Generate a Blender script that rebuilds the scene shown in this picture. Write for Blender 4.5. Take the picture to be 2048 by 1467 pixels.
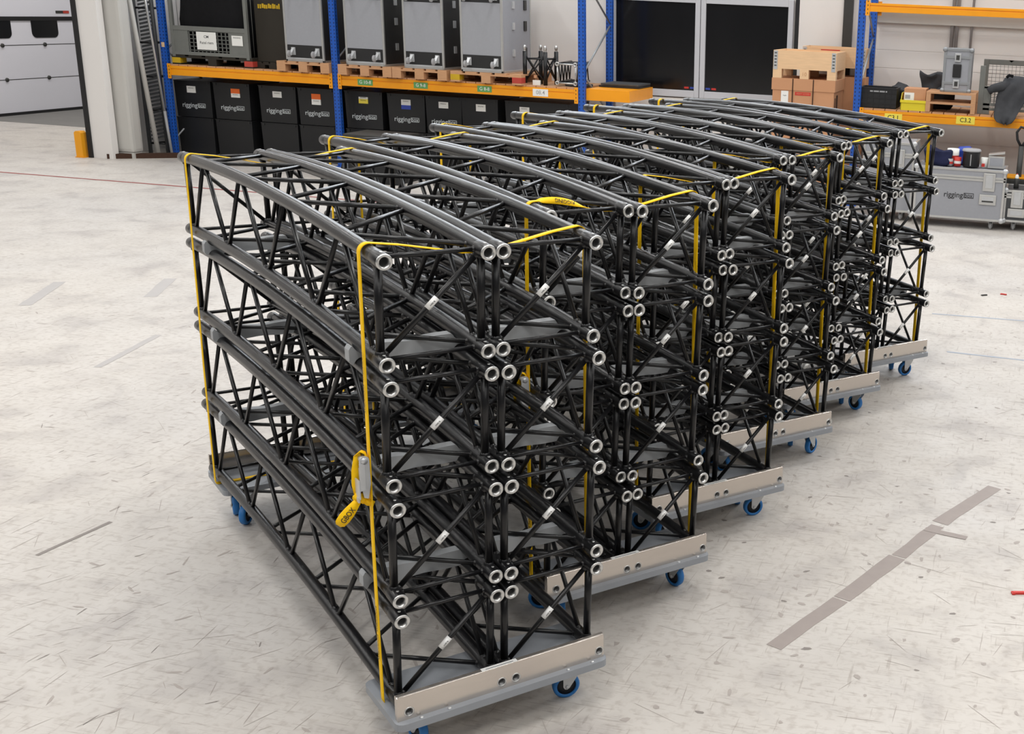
import bpy, bmesh, math, random
from mathutils import Vector, Matrix
random.seed(7)
PI = math.pi
C = bpy.context.scene.collection
for o in list(bpy.data.objects):
    bpy.data.objects.remove(o)

# ------------------------------------------------------------------ camera
F_PX, CX, CY = 2396.84, 1555.49, 732.92
PITCH, ROLL, YAWW, CAM_Z = 0.291704, 0.0443397, -0.2008465, 2.5756


def wall_dir(v):
    a, b, z = v
    c, s = math.cos(YAWW), math.sin(YAWW)
    return Vector((a * c + b * s, -a * s + b * c, z))


cp, sp, cr, sr = math.cos(PITCH), math.sin(PITCH), math.cos(ROLL), math.sin(ROLL)
fx, ff, fv = Vector((1, 0, 0)), Vector((0, cp, -sp)), Vector((0, -sp, -cp))
c_right, c_down, c_fwd = wall_dir(fx * cr - fv * sr), wall_dir(fx * sr + fv * cr), wall_dir(ff)
cam = bpy.data.cameras.new('camera')
cam.sensor_fit = 'HORIZONTAL'
cam.sensor_width = 36.0
cam.lens = F_PX / 2048 * 36.0
cam.shift_x = (1024 - CX) / 2048
cam.shift_y = (CY - 733.5) / 2048
cam.clip_start, cam.clip_end = 0.05, 200
cam_o = bpy.data.objects.new('camera', cam)
mx = Matrix((c_right, -c_down, -c_fwd)).transposed().to_4x4()
mx.translation = (0, 0, CAM_Z)
cam_o.matrix_world = mx
C.objects.link(cam_o)
bpy.context.scene.camera = cam_o

# ------------------------------------------------------------------ light
sc = bpy.context.scene
sc.view_settings.view_transform = 'Standard'
sc.view_settings.look = 'None'
sc.view_settings.gamma = 1.0
sc.view_settings.use_curve_mapping = False
sc.view_settings.exposure = 0.0
world = bpy.data.worlds.new('hall_air')
sc.world = world
world.use_nodes = True
bg = world.node_tree.nodes['Background']
bg.inputs[0].default_value = (0.93, 0.96, 1.0, 1)
bg.inputs[1].default_value = 0.10


def area(x, y, z, sx, sy, power, col=(1, 0.98, 0.95)):
    l = bpy.data.lights.new('overhead_light', 'AREA')
    l.shape = 'RECTANGLE'
    l.size, l.size_y = sx, sy
    l.energy = power
    l.color = col
    o = bpy.data.objects.new('overhead_light', l)
    o.location = (x, y, z)
    C.objects.link(o)


for lx in (-15, -10.5, -6, -1.5, 3, 7.5):
    for ly in (-3, 1.5, 6, 10.5, 14.6):
        area(lx, ly, 7.0, 0.45, 2.4, {-3: 120, 1.5: 128, 6: 116, 10.5: 104, 14.6: 92}[ly] * {-15: 0.75, -10.5: 0.85}.get(lx, 1.0))


def highlight_area(x, y, z, sx, sz, power):
    # unseen light added for cool highlights on the tubes; high windows only assumed
    l = bpy.data.lights.new('tube_highlight_area', 'AREA')
    l.shape = 'RECTANGLE'
    l.size, l.size_y = sx, sz
    l.energy = power
    l.color = (0.86, 0.93, 1.0)
    o = bpy.data.objects.new('tube_highlight_area', l)
    o.location = (x, y, z)
    o.rotation_euler = (math.radians(-82), 0, 0)
    C.objects.link(o)


highlight_area(-9.5, 17.4, 5.4, 6.0, 1.3, 230)
highlight_area(-2.5, 17.4, 5.4, 6.0, 1.3, 230)
highlight_area(4.5, 17.4, 5.4, 6.0, 1.3, 230)

for ly in (17.5, 21.5):  # unseen lamps added over the passage to brighten the door
    area(-16.2, ly, 6.4, 0.45, 2.4, 115)


# ------------------------------------------------------------------ materials
def srgb(c):
    r = []
    for v in c:
        v /= 255.0
        r.append(v / 12.92 if v <= 0.04045 else ((v + 0.055) / 1.055) ** 2.4)
    return (r[0], r[1], r[2], 1)


def mat(name, rgb, rough=0.5, metal=0.0, var=0.12, scale=6.0, bump=0.0, spec=0.5, stretch=(1, 1, 1)):
    m = bpy.data.materials.new(name)
    m.use_nodes = True
    nt = m.node_tree
    p = nt.nodes['Principled BSDF']
    p.inputs['Roughness'].default_value = rough
    p.inputs['Metallic'].default_value = metal
    p.inputs['Specular IOR Level'].default_value = spec
    c = srgb(rgb)
    tc = nt.nodes.new('ShaderNodeTexCoord')
    mp = nt.nodes.new('ShaderNodeMapping')
    mp.inputs['Scale'].default_value = stretch
    no = nt.nodes.new('ShaderNodeTexNoise')
    no.inputs['Scale'].default_value = scale
    no.inputs['Detail'].default_value = 5
    nt.links.new(tc.outputs['Object'], mp.inputs['Vector'])
    nt.links.new(mp.outputs['Vector'], no.inputs['Vector'])
    mix = nt.nodes.new('ShaderNodeMix')
    mix.data_type = 'RGBA'
    mix.inputs[6].default_value = (c[0] * (1 - var), c[1] * (1 - var), c[2] * (1 - var), 1)
    mix.inputs[7].default_value = (min(1, c[0] * (1 + var)), min(1, c[1] * (1 + var)), min(1, c[2] * (1 + var)), 1)
    nt.links.new(no.outputs['Fac'], mix.inputs[0])
    nt.links.new(mix.outputs[2], p.inputs['Base Color'])
    if bump:
        b = nt.nodes.new('ShaderNodeBump')
        b.inputs['Strength'].default_value = bump
        b.inputs['Distance'].default_value = 0.01
        nt.links.new(no.outputs['Fac'], b.inputs['Height'])
        nt.links.new(b.outputs['Normal'], p.inputs['Normal'])
    return m


M = {}
M['black_tube'] = mat('black_powder_coat', (19, 19, 21), 0.3, 0.0, 0.2, 60, 0.04, 0.42)
M['silver'] = mat('bare_aluminium', (205, 205, 203), 0.32, 0.85, 0.06, 40)
M['bore'] = mat('dark_bore', (120, 120, 120), 0.4, 0.7, 0.1, 30)
M['label'] = mat('white_foil_label', (232, 232, 230), 0.35, 0.1, 0.03, 20)
M['ink'] = mat('black_ink', (22, 22, 24), 0.6)
M['rail'] = mat('rail_aluminium', (206, 198, 190), 0.27, 0.85, 0.06, 12, 0, 0.5, (1, 8, 8))
M['board'] = mat('grey_deck_board', (142, 146, 152), 0.45, 0.05, 0.12, 9)
M['zinc'] = mat('zinc_steel', (196, 198, 200), 0.36, 0.45, 0.08, 25)
M['blue_rubber'] = mat('blue_rubber', (36, 116, 186), 0.5, 0, 0.08, 20)
M['black_plastic'] = mat('black_plastic', (24, 24, 26), 0.5, 0, 0.15, 14)
M['spacer'] = mat('grey_polyethylene', (150, 153, 156), 0.5, 0, 0.1, 12)
M['strap'] = mat('yellow_webbing', (255, 198, 8), 0.6, 0, 0.12, 90, 0.12, 0.25)
M['rack_orange'] = mat('orange_beam_paint', (242, 158, 12), 0.4, 0, 0.08, 5)
M['wood'] = mat('pallet_wood', (196, 150, 112), 0.75, 0, 0.22, 6, 0.1, 0.3, (1, 9, 9))
M['wood_new'] = mat('new_pine', (226, 190, 150), 0.7, 0, 0.14, 5, 0.05, 0.3, (1, 9, 9))
M['wood_dark'] = mat('old_dark_timber', (70, 50, 40), 0.85, 0, 0.3, 5, 0.2, 0.2, (1, 8, 8))
M['yellow_paint'] = mat('yellow_paint', (196, 160, 20), 0.6, 0, 0.12)
M['red_paint'] = mat('red_paint', (178, 62, 50), 0.6, 0, 0.12)
M['laminate'] = mat('grey_laminate', (152, 154, 160), 0.5, 0, 0.05, 30)
M['laminate_black'] = mat('black_laminate', (34, 34, 35), 0.45, 0, 0.12, 10)
M['alu_edge'] = mat('case_edge_aluminium', (200, 200, 198), 0.35, 0.7, 0.05, 20)
M['bin'] = mat('black_bin_plastic', (25, 26, 28), 0.45, 0, 0.12, 7)
M['logo'] = mat('pale_print', (196, 202, 204), 0.6, 0, 0.04)
M['logo_dark'] = mat('dark_print', (38, 38, 40), 0.6)
M['white_paper'] = mat('white_paper', (232, 232, 228), 0.8, 0, 0.02)
M['orange_paper'] = mat('orange_sticker', (236, 110, 40), 0.6)
M['yellow_paper'] = mat('yellow_sticker', (242, 222, 84), 0.6, 0, 0.04)
M['blue_paper'] = mat('blue_sticker', (48, 70, 160), 0.6)
M['green_paper'] = mat('green_sticker', (96, 158, 92), 0.6, 0, 0.04)
M['cage_grey'] = mat('cage_grey_steel', (120, 122, 118), 0.5, 0.3, 0.12, 8)
M['black_cloth'] = mat('black_cloth', (22, 22, 24), 0.9, 0, 0.3, 14, 0.3, 0.2)
M['grey_cloth'] = mat('charcoal_cloth', (66, 67, 70), 0.9, 0, 0.25, 14, 0.3, 0.2)
M['brown_black'] = mat('brown_black_box', (38, 33, 24), 0.7, 0, 0.25, 4)
M['cardboard'] = mat('brown_cardboard', (196, 146, 110), 0.8, 0, 0.07, 4, 0, 0.2)
M['wall'] = mat('white_wall_paint', (228, 225, 222), 0.75, 0, 0.04, 0.8)
M['concrete'] = mat('painted_concrete', (190, 188, 183), 0.8, 0, 0.06, 2.5, 0.05)
M['door_white'] = mat('sectional_door_white', (222, 222, 230), 0.45, 0, 0.02, 1, 0.0)
M['door_frame'] = mat('grey_window_frame', (196, 198, 204), 0.4, 0.1, 0.03, 2)
M['black_rubber'] = mat('black_rubber', (22, 22, 24), 0.6)
M['dark_glass'] = mat('dark_glass', (20, 20, 22), 0.16, 0, 0.5, 1.5, 0, 0.5, (1, 1, 0.5))
M['dark_steel'] = mat('dark_steel_post', (62, 62, 60), 0.5, 0.3)
M['galv'] = mat('galvanised_steel', (152, 155, 158), 0.45, 0.6, 0.1, 10)
M['mesh_dark'] = mat('dark_mesh_plate', (74, 76, 78), 0.6, 0.3, 0.2, 30)
M['guard'] = mat('yellow_guard_paint', (236, 160, 20), 0.5, 0, 0.06, 3)
M['red_tape'] = mat('red_floor_tape', (140, 62, 58), 0.7, 0, 0.2, 2)
M['blue_tape'] = mat('pale_blue_floor_tape', (160, 168, 180), 0.75, 0, 0.1, 3)
M['tape'] = mat('grey_tape_residue', (154, 144, 139), 0.65, 0, 0.1, 14)
M['tape_faint'] = mat('faint_tape_residue', (174, 170, 168), 0.7, 0, 0.06, 8)
M['scuff'] = mat('floor_scuff_grey', (166, 158, 152), 0.7, 0, 0.12, 30)
M['scuff_dark'] = mat('floor_scuff_dark', (134, 127, 122), 0.7, 0, 0.12, 30)
M['dark_slab'] = mat('dark_concrete_apron', (120, 118, 115), 0.8, 0, 0.15, 3)
M['navy'] = mat('navy_cloth', (34, 38, 66), 0.85, 0, 0.25, 20, 0.2, 0.2)
M['blue_tape_roll'] = mat('blue_plastic', (40, 70, 170), 0.45)
M['red_plastic'] = mat('red_plastic', (196, 48, 40), 0.5)
M['grey_plastic'] = mat('grey_plastic', (160, 160, 162), 0.5)
M['bin_yellow'] = mat('yellow_bin_plastic', (226, 206, 40), 0.5, 0, 0.05)


def post_material():
    m = mat('blue_post_paint', (24, 84, 178), 0.42, 0, 0.08, 4)
    nt = m.node_tree
    p = nt.nodes['Principled BSDF']
    src = p.inputs['Base Color'].links[0].from_socket
    tc = nt.nodes.new('ShaderNodeTexCoord')
    sep = nt.nodes.new('ShaderNodeSeparateXYZ')
    nt.links.new(tc.outputs['Object'], sep.inputs[0])

    def math_(op, a, b=None):
        n = nt.nodes.new('ShaderNodeMath')
        n.operation = op
        for i, v in enumerate((a, b)):
            if v is None:
                continue
            if isinstance(v, (int, float)):
                n.inputs[i].default_value = v
            else:
                nt.links.new(v, n.inputs[i])
        return n.outputs[0]
    dz = math_('ABSOLUTE', math_('SUBTRACT', math_('FRACT', math_('MULTIPLY', sep.outputs['Z'], 20.0)), 0.5))
    okz = math_('LESS_THAN', dz, 0.24)
    dx = math_('ABSOLUTE', math_('SUBTRACT', math_('ABSOLUTE', sep.outputs['X']), 0.028))
    okx = math_('LESS_THAN', dx, 0.007)
    dy = math_('ABSOLUTE', math_('SUBTRACT', math_('ABSOLUTE', sep.outputs['Y']), 0.0))
    oky = math_('LESS_THAN', dy, 0.009)
    f = math_('MULTIPLY', okz, math_('MAXIMUM', okx, oky))
    mix = nt.nodes.new('ShaderNodeMix')
    mix.data_type = 'RGBA'
    nt.links.new(f, mix.inputs[0])
    nt.links.new(src, mix.inputs[6])
    mix.inputs[7].default_value = srgb((14, 34, 78))
    nt.links.new(mix.outputs[2], p.inputs['Base Color'])
    return m


M['rack_blue'] = post_material()


def floor_material():
    m = bpy.data.materials.new('worn_floor_coating')
    m.use_nodes = True
    nt = m.node_tree
    p = nt.nodes['Principled BSDF']
    tc = nt.nodes.new('ShaderNodeTexCoord')

    def noise(scale, stretch, rot=0.0, detail=6, dist=0.0):
        mp = nt.nodes.new('ShaderNodeMapping')
        mp.inputs['Scale'].default_value = stretch
        mp.inputs['Rotation'].default_value = (0, 0, rot)
        n = nt.nodes.new('ShaderNodeTexNoise')
        n.inputs['Scale'].default_value = scale
        n.inputs['Detail'].default_value = detail
        n.inputs['Distortion'].default_value = dist
        nt.links.new(tc.outputs['Object'], mp.inputs['Vector'])
        nt.links.new(mp.outputs['Vector'], n.inputs['Vector'])
        return n.outputs['Fac']

    def ramp(fac, stops):
        r = nt.nodes.new('ShaderNodeValToRGB')
        while len(r.color_ramp.elements) < len(stops):
            r.color_ramp.elements.new(0.5)
        for e, (pos, col) in zip(r.color_ramp.elements, stops):
            e.position = pos
            e.color = col
        nt.links.new(fac, r.inputs['Fac'])
        return r.outputs['Color']

    def mul(a, b):
        x = nt.nodes.new('ShaderNodeMix')
        x.data_type = 'RGBA'
        x.blend_type = 'MULTIPLY'
        x.inputs[0].default_value = 1.0
        nt.links.new(a, x.inputs[6])
        nt.links.new(b, x.inputs[7])
        return x.outputs[2]
    base = ramp(noise(0.35, (1, 1, 1)), [(0.3, srgb((193, 189, 185))), (0.7, srgb((204, 198, 190)))])
    mott = ramp(noise(2.6, (1, 1, 1), 0, 8, 0.6), [(0.3, (0.78, 0.77, 0.78, 1)), (0.47, (0.95, 0.945, 0.94, 1)), (0.62, (1, 1, 1, 1))])
    fine = ramp(noise(26, (1, 1, 1), 0, 6, 0.3), [(0.3, (0.84, 0.82, 0.81, 1)), (0.5, (1, 1, 1, 1))])
    s1 = ramp(noise(7, (1, 14, 1), 0.5, 4, 0.4), [(0.32, (0.80, 0.78, 0.77, 1)), (0.39, (1, 1, 1, 1))])
    s2 = ramp(noise(6, (1, 16, 1), -0.9, 4, 0.5), [(0.32, (0.80, 0.78, 0.77, 1)), (0.38, (1, 1, 1, 1))])
    s3 = ramp(noise(5, (12, 1, 1), 0.15, 4, 0.3), [(0.31, (0.82, 0.80, 0.79, 1)), (0.37, (1, 1, 1, 1))])
    col = mul(mul(mul(base, mott), mul(fine, s1)), mul(s2, s3))
    nt.links.new(col, p.inputs['Base Color'])
    rr = ramp(noise(3.0, (1, 1, 1), 0, 6), [(0.3, (0.42, 0.42, 0.42, 1)), (0.7, (0.6, 0.6, 0.6, 1))])
    nt.links.new(rr, p.inputs['Roughness'])
    p.inputs['Specular IOR Level'].default_value = 0.35
    return m


M['floor'] = floor_material()


# ------------------------------------------------------------------ builders
class MB:
    def __init__(self):
        self.bm = bmesh.new()
        self.mats = []
        self.tr = Matrix.Identity(4)

    def mi(self, m):
        if m not in self.mats:
            self.mats.append(m)
        return self.mats.index(m)

    def v(self, p):
        return self.bm.verts.new(self.tr @ Vector(p))

    def face(self, vs, m, smooth=False):
        try:
            f = self.bm.faces.new(vs)
        except ValueError:
            return None
        f.material_index = self.mi(m)
        f.smooth = smooth
        return f

    def quad(self, pts, m):
        return self.face([self.v(p) for p in pts], m)

    def box(self, a, b, m, bev=0.0):
        x0, x1 = sorted((a[0], b[0])); y0, y1 = sorted((a[1], b[1])); z0, z1 = sorted((a[2], b[2]))
        vs = [self.v((x, y, z)) for z in (z0, z1) for y in (y0, y1) for x in (x0, x1)]
        fs = []
        for q in ((0, 2, 3, 1), (4, 5, 7, 6), (0, 1, 5, 4), (2, 6, 7, 3), (0, 4, 6, 2), (1, 3, 7, 5)):
            fs.append(self.face([vs[i] for i in q], m))
        if bev > 0:
            es = list({e for f in fs for e in f.edges})
            bmesh.ops.bevel(self.bm, geom=es, offset=bev, segments=2, affect='EDGES', profile=0.7, material=-1)
        return fs

    def hexa(self, p, m):
        """eight points: bottom four counter-clockwise, top four"""
        vs = [self.v(q) for q in p]
        for q in ((3, 2, 1, 0), (4, 5, 6, 7), (0, 1, 5, 4), (1, 2, 6, 5), (2, 3, 7, 6), (3, 0, 4, 7)):
            self.face([vs[i] for i in q], m)

    def tube(self, pts, r, m, seg=10, caps=True, rs=None):
        pts = [Vector(p) for p in pts]
        rings = []
        ref = None
        for i, p in enumerate(pts):
            if i == 0:
                d = pts[1] - p
            elif i == len(pts) - 1:
                d = p - pts[-2]
            else:
                d = (pts[i + 1] - p).normalized() + (p - pts[i - 1]).normalized()
            d.normalize()
            if ref is None:
                ref = Vector((0, 0, 1)) if abs(d.z) < 0.9 else Vector((1, 0, 0))
            a = d.cross(ref).normalized()
            b = a.cross(d).normalized()
            ref = b
            rad = rs[i] if rs else r
            rings.append([self.v(p + a * (rad * math.cos(2 * PI * k / seg)) + b * (rad * math.sin(2 * PI * k / seg))) for k in range(seg)])
        for i in range(len(rings) - 1):
            for k in range(seg):
                k2 = (k + 1) % seg
                self.face([rings[i][k], rings[i][k2], rings[i + 1][k2], rings[i + 1][k]], m, True)
        if caps:
            self.face(list(reversed(rings[0])), m)
            self.face(rings[-1], m)

    def lathe(self, o, axis, prof, m, seg=24, close=False, mats=None):
        """prof: (radius, height along axis) pairs; each profile segment may have a material of its own"""
        o, d = Vector(o), Vector(axis).normalized()
        ref = Vector((0, 0, 1)) if abs(d.z) < 0.9 else Vector((1, 0, 0))
        a = d.cross(ref).normalized()
        b = d.cross(a).normalized()
        rings = []
        for r, h in prof:
            if r < 1e-6:
                rings.append([self.v(o + d * h)])
            else:
                rings.append([self.v(o + d * h + a * (r * math.cos(2 * PI * k / seg)) + b * (r * math.sin(2 * PI * k / seg))) for k in range(seg)])
        n = len(rings)
        for i in range(n if close else n - 1):
            A, B = rings[i], rings[(i + 1) % n]
            mm = mats[i] if mats else m
            for k in range(seg):
                k2 = (k + 1) % seg
                if len(A) == 1 and len(B) == 1:
                    continue
                if len(A) == 1:
                    self.face([A[0], B[k], B[k2]], mm, True)
                elif len(B) == 1:
                    self.face([A[k], B[0], A[k2]], mm, True)
                else:
                    self.face([A[k], B[k], B[k2], A[k2]], mm, True)

    def prism(self, poly, y0, y1, m, ax='xz'):
        """extrude a polygon: ax xz -> along y, xy -> along z, yz -> along x"""
        def P(u, w, t):
            return {'xz': (u, t, w), 'xy': (u, w, t), 'yz': (t, u, w)}[ax]
        A = [self.v(P(u, w, y0)) for u, w in poly]
        B = [self.v(P(u, w, y1)) for u, w in poly]
        n = len(poly)
        fa = self.face(A, m)
        fb = self.face(list(reversed(B)), m)
        for i in range(n):
            j = (i + 1) % n
            self.face([A[j], A[i], B[i], B[j]], m)
        bmesh.ops.triangulate(self.bm, faces=[f for f in (fa, fb) if f])

    def ribbon(self, pts, wdirs, w, t, m, closed=False):
        n = len(pts)
        pts = [Vector(p) for p in pts]
        rings = []
        for i, p in enumerate(pts):
            if closed:
                d = pts[(i + 1) % n] - pts[i - 1]
            else:
                d = pts[min(i + 1, n - 1)] - pts[max(i - 1, 0)]
            wd = Vector(wdirs[i] if isinstance(wdirs, list) else wdirs)
            d.normalize()
            wd = (wd - d * wd.dot(d)).normalized()
            nn = d.cross(wd).normalized()
            ww = w[i] if isinstance(w, list) else w
            rings.append([self.v(p + wd * (sx * ww / 2) + nn * (sy * t / 2)) for sx, sy in ((-1, -1), (1, -1), (1, 1), (-1, 1))])
        for i in range(n if closed else n - 1):
            A, B = rings[i], rings[(i + 1) % n]
            for k in range(4):
                k2 = (k + 1) % 4
                self.face([A[k], A[k2], B[k2], B[k]], m, k in (0, 2))
        if not closed:
            self.face(list(reversed(rings[0])), m)
            self.face(rings[-1], m)

    def text(self, s, mtx, size, m, align='CENTER', stretch=1.0):
        me = text_mesh(s, align)
        tr = self.tr @ mtx @ Matrix.Diagonal((size * stretch, size, size, 1))
        vs = [self.bm.verts.new(tr @ Vector(c)) for c in me[0]]
        for f in me[1]:
            try:
                q = self.bm.faces.new([vs[i] for i in f])
                q.material_index = self.mi(m)
            except ValueError:
                pass

    def text_fit(self, s, mtx, w, h, m):
        vs, _ = text_mesh(s, 'CENTER')
        xs = [q[0] for q in vs]
        size = h
        self.text(s, mtx @ Matrix.Translation((-(max(xs) + min(xs)) / 2 * w / (max(xs) - min(xs)), 0, 0)), size, m, 'CENTER', w / (max(xs) - min(xs)) / size)

    def build(self, name, parent=None, loc=None, fix=True):
        me = bpy.data.meshes.new(name)
        if fix:
            bmesh.ops.recalc_face_normals(self.bm, faces=self.bm.faces)
        self.bm.to_mesh(me)
        self.bm.free()
        for m in self.mats:
            me.materials.append(m)
        o = bpy.data.objects.new(name, me)
        C.objects.link(o)
        if parent:
            o.parent = parent
        if loc:
            o.location = loc
        return o


_txt = {}


def text_mesh(s, align):
    k = (s, align)
    if k not in _txt:
        cu = bpy.data.curves.new('lettering', 'FONT')
        cu.body = s
        cu.align_x = align
        cu.align_y = 'CENTER'
        cu.size = 1.0
        cu.resolution_u = 3
        cu.offset = 0.008
        o = bpy.data.objects.new('lettering', cu)
        C.objects.link(o)
        dg = bpy.context.evaluated_depsgraph_get()
        me = bpy.data.meshes.new_from_object(o.evaluated_get(dg))
        _txt[k] = ([tuple(v.co) for v in me.vertices], [tuple(p.vertices) for p in me.polygons])
        bpy.data.objects.remove(o)
        bpy.data.curves.remove(cu)
        bpy.data.meshes.remove(me)
    return _txt[k]


def frame_mtx(o, xdir, ydir):
    x, y = Vector(xdir).normalized(), Vector(ydir).normalized()
    z = x.cross(y)
    m = Matrix((x, y, z)).transposed().to_4x4()
    m.translation = o
    return m


FRONT = lambda x, y, z: frame_mtx((x, y, z), (1, 0, 0), (0, 0, 1))   # lettering that faces -y


def tag(o, label, cat, group=None, kind=None):
    if label:
        o['label'] = label
    if cat:
        o['category'] = cat
    if group:
        o['group'] = group
    if kind:
        o['kind'] = kind
    return o


def thing(name, label, cat, loc=(0, 0, 0), rz=0.0, group=None):
    o = bpy.data.objects.new(name, None)
    o.empty_display_size = 0.1
    C.objects.link(o)
    o.location = loc
    o.rotation_euler = (0, 0, rz)
    return tag(o, label, cat, group)


def struct(name, mb):
    o = mb.build(name)
    o['kind'] = 'structure'
    return o


CH = {}


def add_child(o, p):
    CH.setdefault(p.name, []).append(o)


def kids(o):
    return [c for c in o.children]


def copy_tree(root, loc, rz, label, group=None, swap=None):
    r = root.copy()
    C.objects.link(r)
    r.location = loc
    r.rotation_euler = (0, 0, rz)
    r['label'] = label
    if group:
        r['group'] = group
    for ch in list(root.children):
        c = ch.copy()
        C.objects.link(c)
        c.parent = r
        for g in list(ch.children):
            d = g.copy()
            C.objects.link(d)
            d.parent = c
    return r


# ------------------------------------------------------------------ room
mb = MB()
mb.quad([(-40, -12, 0), (22, -12, 0), (22, 30, 0), (-40, 30, 0)], M['floor'])
struct('floor', mb)

mb = MB()
mb.box((-13.3, 17.66, 0), (12, 17.96, 7.4), M['wall'])
struct('wall_back', mb)
# block courses and panels on the back wall
mb = MB()
for k in range(10):
    z = 0.55 + 0.25 * k
    mb.box((-2.6, 17.655, z), (6, 17.66, z + 0.238), M['wall'], 0.0)
mb.box((-2.4, 17.56, 2.42), (6, 17.66, 2.62), M['concrete'])
struct('trim_1', mb)
mb = MB()
mb.box((-3.5, 17.63, 0), (-2.86, 17.66, 4.2), M['wall'])
mb.box((-3.56, 17.63, 0), (-3.5, 17.66, 4.2), M['black_rubber'])
struct('trim_2', mb)
mb = MB()
mb.box((-2.85, 17.58, 0), (-2.72, 17.66, 4.2), M['dark_steel'])
struct('trim_3', mb)

mb = MB()
mb.box((-18.9, 18.5, 0), (-13.5, 26.7, 0.004), M['dark_slab'])
struct('trim_6', mb)

# wall end, jamb and door at the side of the hall
mb = MB()
mb.box((-13.60, 15.37, 0), (-13.27, 15.49, 7.4), M['wall'])
mb.box((-13.60, 15.49, 0), (-13.52, 24, 7.4), M['wall'])
struct('wall_left', mb)
mb = MB()
mb.box((-13.665, 15.34, 0), (-13.60, 15.42, 7.0), M['black_rubber'])
struct('trim_4', mb)
mb = MB()
mb.box((-19.2, 8, 0), (-18.9, 27, 7.4), M['wall'])
struct('wall_side', mb)
mb = MB()
mb.box((-19, 26.7, 0), (-13, 27, 7.4), M['wall'])
struct('wall_passage', mb)


def rounded(y0, y1, z0, z1, r, n=5, top_square=True):
    pts = []
    if top_square:
        pts += [(y0, z1), (y1, z1)]
    for k in range(n + 1):
        a = -PI / 2 * k / n
        pts.append((y1 - r + r * math.cos(a), z0 + r + r * math.sin(a)))
    for k in range(n + 1):
        a = -PI / 2 - PI / 2 * k / n
        pts.append((y0 + r + r * math.cos(a), z0 + r + r * math.sin(a)))
    return pts


mb = MB()
zs = [0.04, 0.655, 1.275, 1.73, 2.6, 3.4]
for a, b in zip(zs[:-1], zs[1:]):
    mb.box((-18.85, 16.6, a + 0.006), (-18.81, 24.5, b - 0.006), M['door_white'])
door = mb.build('door_1')
door['kind'] = 'structure'
mb = MB()
for z in (0.655, 1.275):
    mb.box((-18.812, 16.6, z - 0.006), (-18.806, 24.5, z + 0.006), M['dark_steel'])
mb.box((-18.82, 16.6, 1.715), (-18.79, 24.5, 1.79), M['black_rubber'])
mb.box((-18.83, 16.6, 0.0), (-18.79, 24.5, 0.055), M['black_rubber'])
mb.build('seal', door)
for y0 in (16.8, 18.98, 20.1, 21.3):
    mb = MB()
    mb.prism(rounded(y0 - 0.02, y0 + 0.62, 1.40, 1.72, 0.1), -18.81, -18.80, M['dark_glass'], 'yz')
    mb.build('door_window', door)
for z in (0.655, 1.275):
    for y in (19.35, 20.35, 21.4):
        mb = MB()
        mb.lathe((-18.806, y, z), (1, 0, 0), [(0, 0.02), (0.035, 0.02), (0.04, 0)], M['dark_steel'], 12)
        mb.build('hinge', door)
mb = MB()
mb.box((-18.808, 20.72, 1.85), (-18.802, 21.05, 1.9), M['dark_steel'])
mb.box((-18.806, 20.9, 1.85), (-18.800, 21.05, 1.9), M['red_paint'])
mb.build('door_badge', door)

mb = MB()
mb.box((-13.42, 15.53, 0.09), (-13.04, 15.74, 7.4), M['concrete'], 0.05)
mb.box((-13.40, 15.55, 0.0), (-13.06, 15.72, 0.09), M['concrete'])
struct('pillar', mb)

# dark-glazed panels in the back wall
def glazed(n, x0, x1, z0, z1):
    mb = MB()
    f = 0.075
    mb.box((x0, 17.58, z0), (x0 + f, 17.65, z1), M['door_frame'], 0.006)
    mb.box((x1 - f, 17.58, z0), (x1, 17.65, z1), M['door_frame'], 0.006)
    mb.box((x0 + f, 17.58, z0), (x1 - f, 17.65, z0 + 0.1), M['door_frame'], 0.006)
    mb.box((x0 + f, 17.58, z1 - 0.1), (x1 - f, 17.65, z1), M['door_frame'], 0.006)
    o = mb.build('window_%d' % n)
    o['kind'] = 'structure'
    mb = MB()
    mb.box((x0 + f, 17.61, z0 + 0.1), (x1 - f, 17.63, z1 - 0.1), M['dark_glass'])
    mb.build('pane', o)
    return o


w1 = glazed(1, -6.34, -4.965, 1.22, 2.67)
w2 = glazed(2, -4.955, -3.58, 1.22, 2.67)
for w, xs in ((w1, (-5.16, -5.07)), (w2, (-4.83, -4.74))):
    mb = MB()
    for i, x in enumerate(xs):
        red = (i == 0) == (w is w1)
        mb.box((x - 0.035, 17.605, 1.345), (x + 0.035, 17.61, 1.372), M['red_plastic'] if red else M['blue_paper'])
    mb.build('maker_sticker', w)
mb = MB()
mb.box((-6.27, 17.6, 0.0), (-4.96, 17.66, 1.2), M['wall'], 0.004)
mb.box((-4.95, 17.6, 0.0), (-3.6, 17.66, 1.2), M['wall'], 0.004)
struct('trim_5', mb)

# ------------------------------------------------------------------ the truss
L, ARC, H, W2 = 2.6068, 0.1255, 0.3361, 0.17
R0 = L / ARC


def tp(x, d, z):
    """a point of the curved truss: x across, d along its length from the open end, z up from the lower chords"""
    a = (d / L - 0.5) * ARC
    r = R0 + z
    return Vector((x, r * math.sin(a) + R0 * math.sin(ARC / 2), z + r * math.cos(a) - r * math.cos(ARC / 2)))


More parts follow.
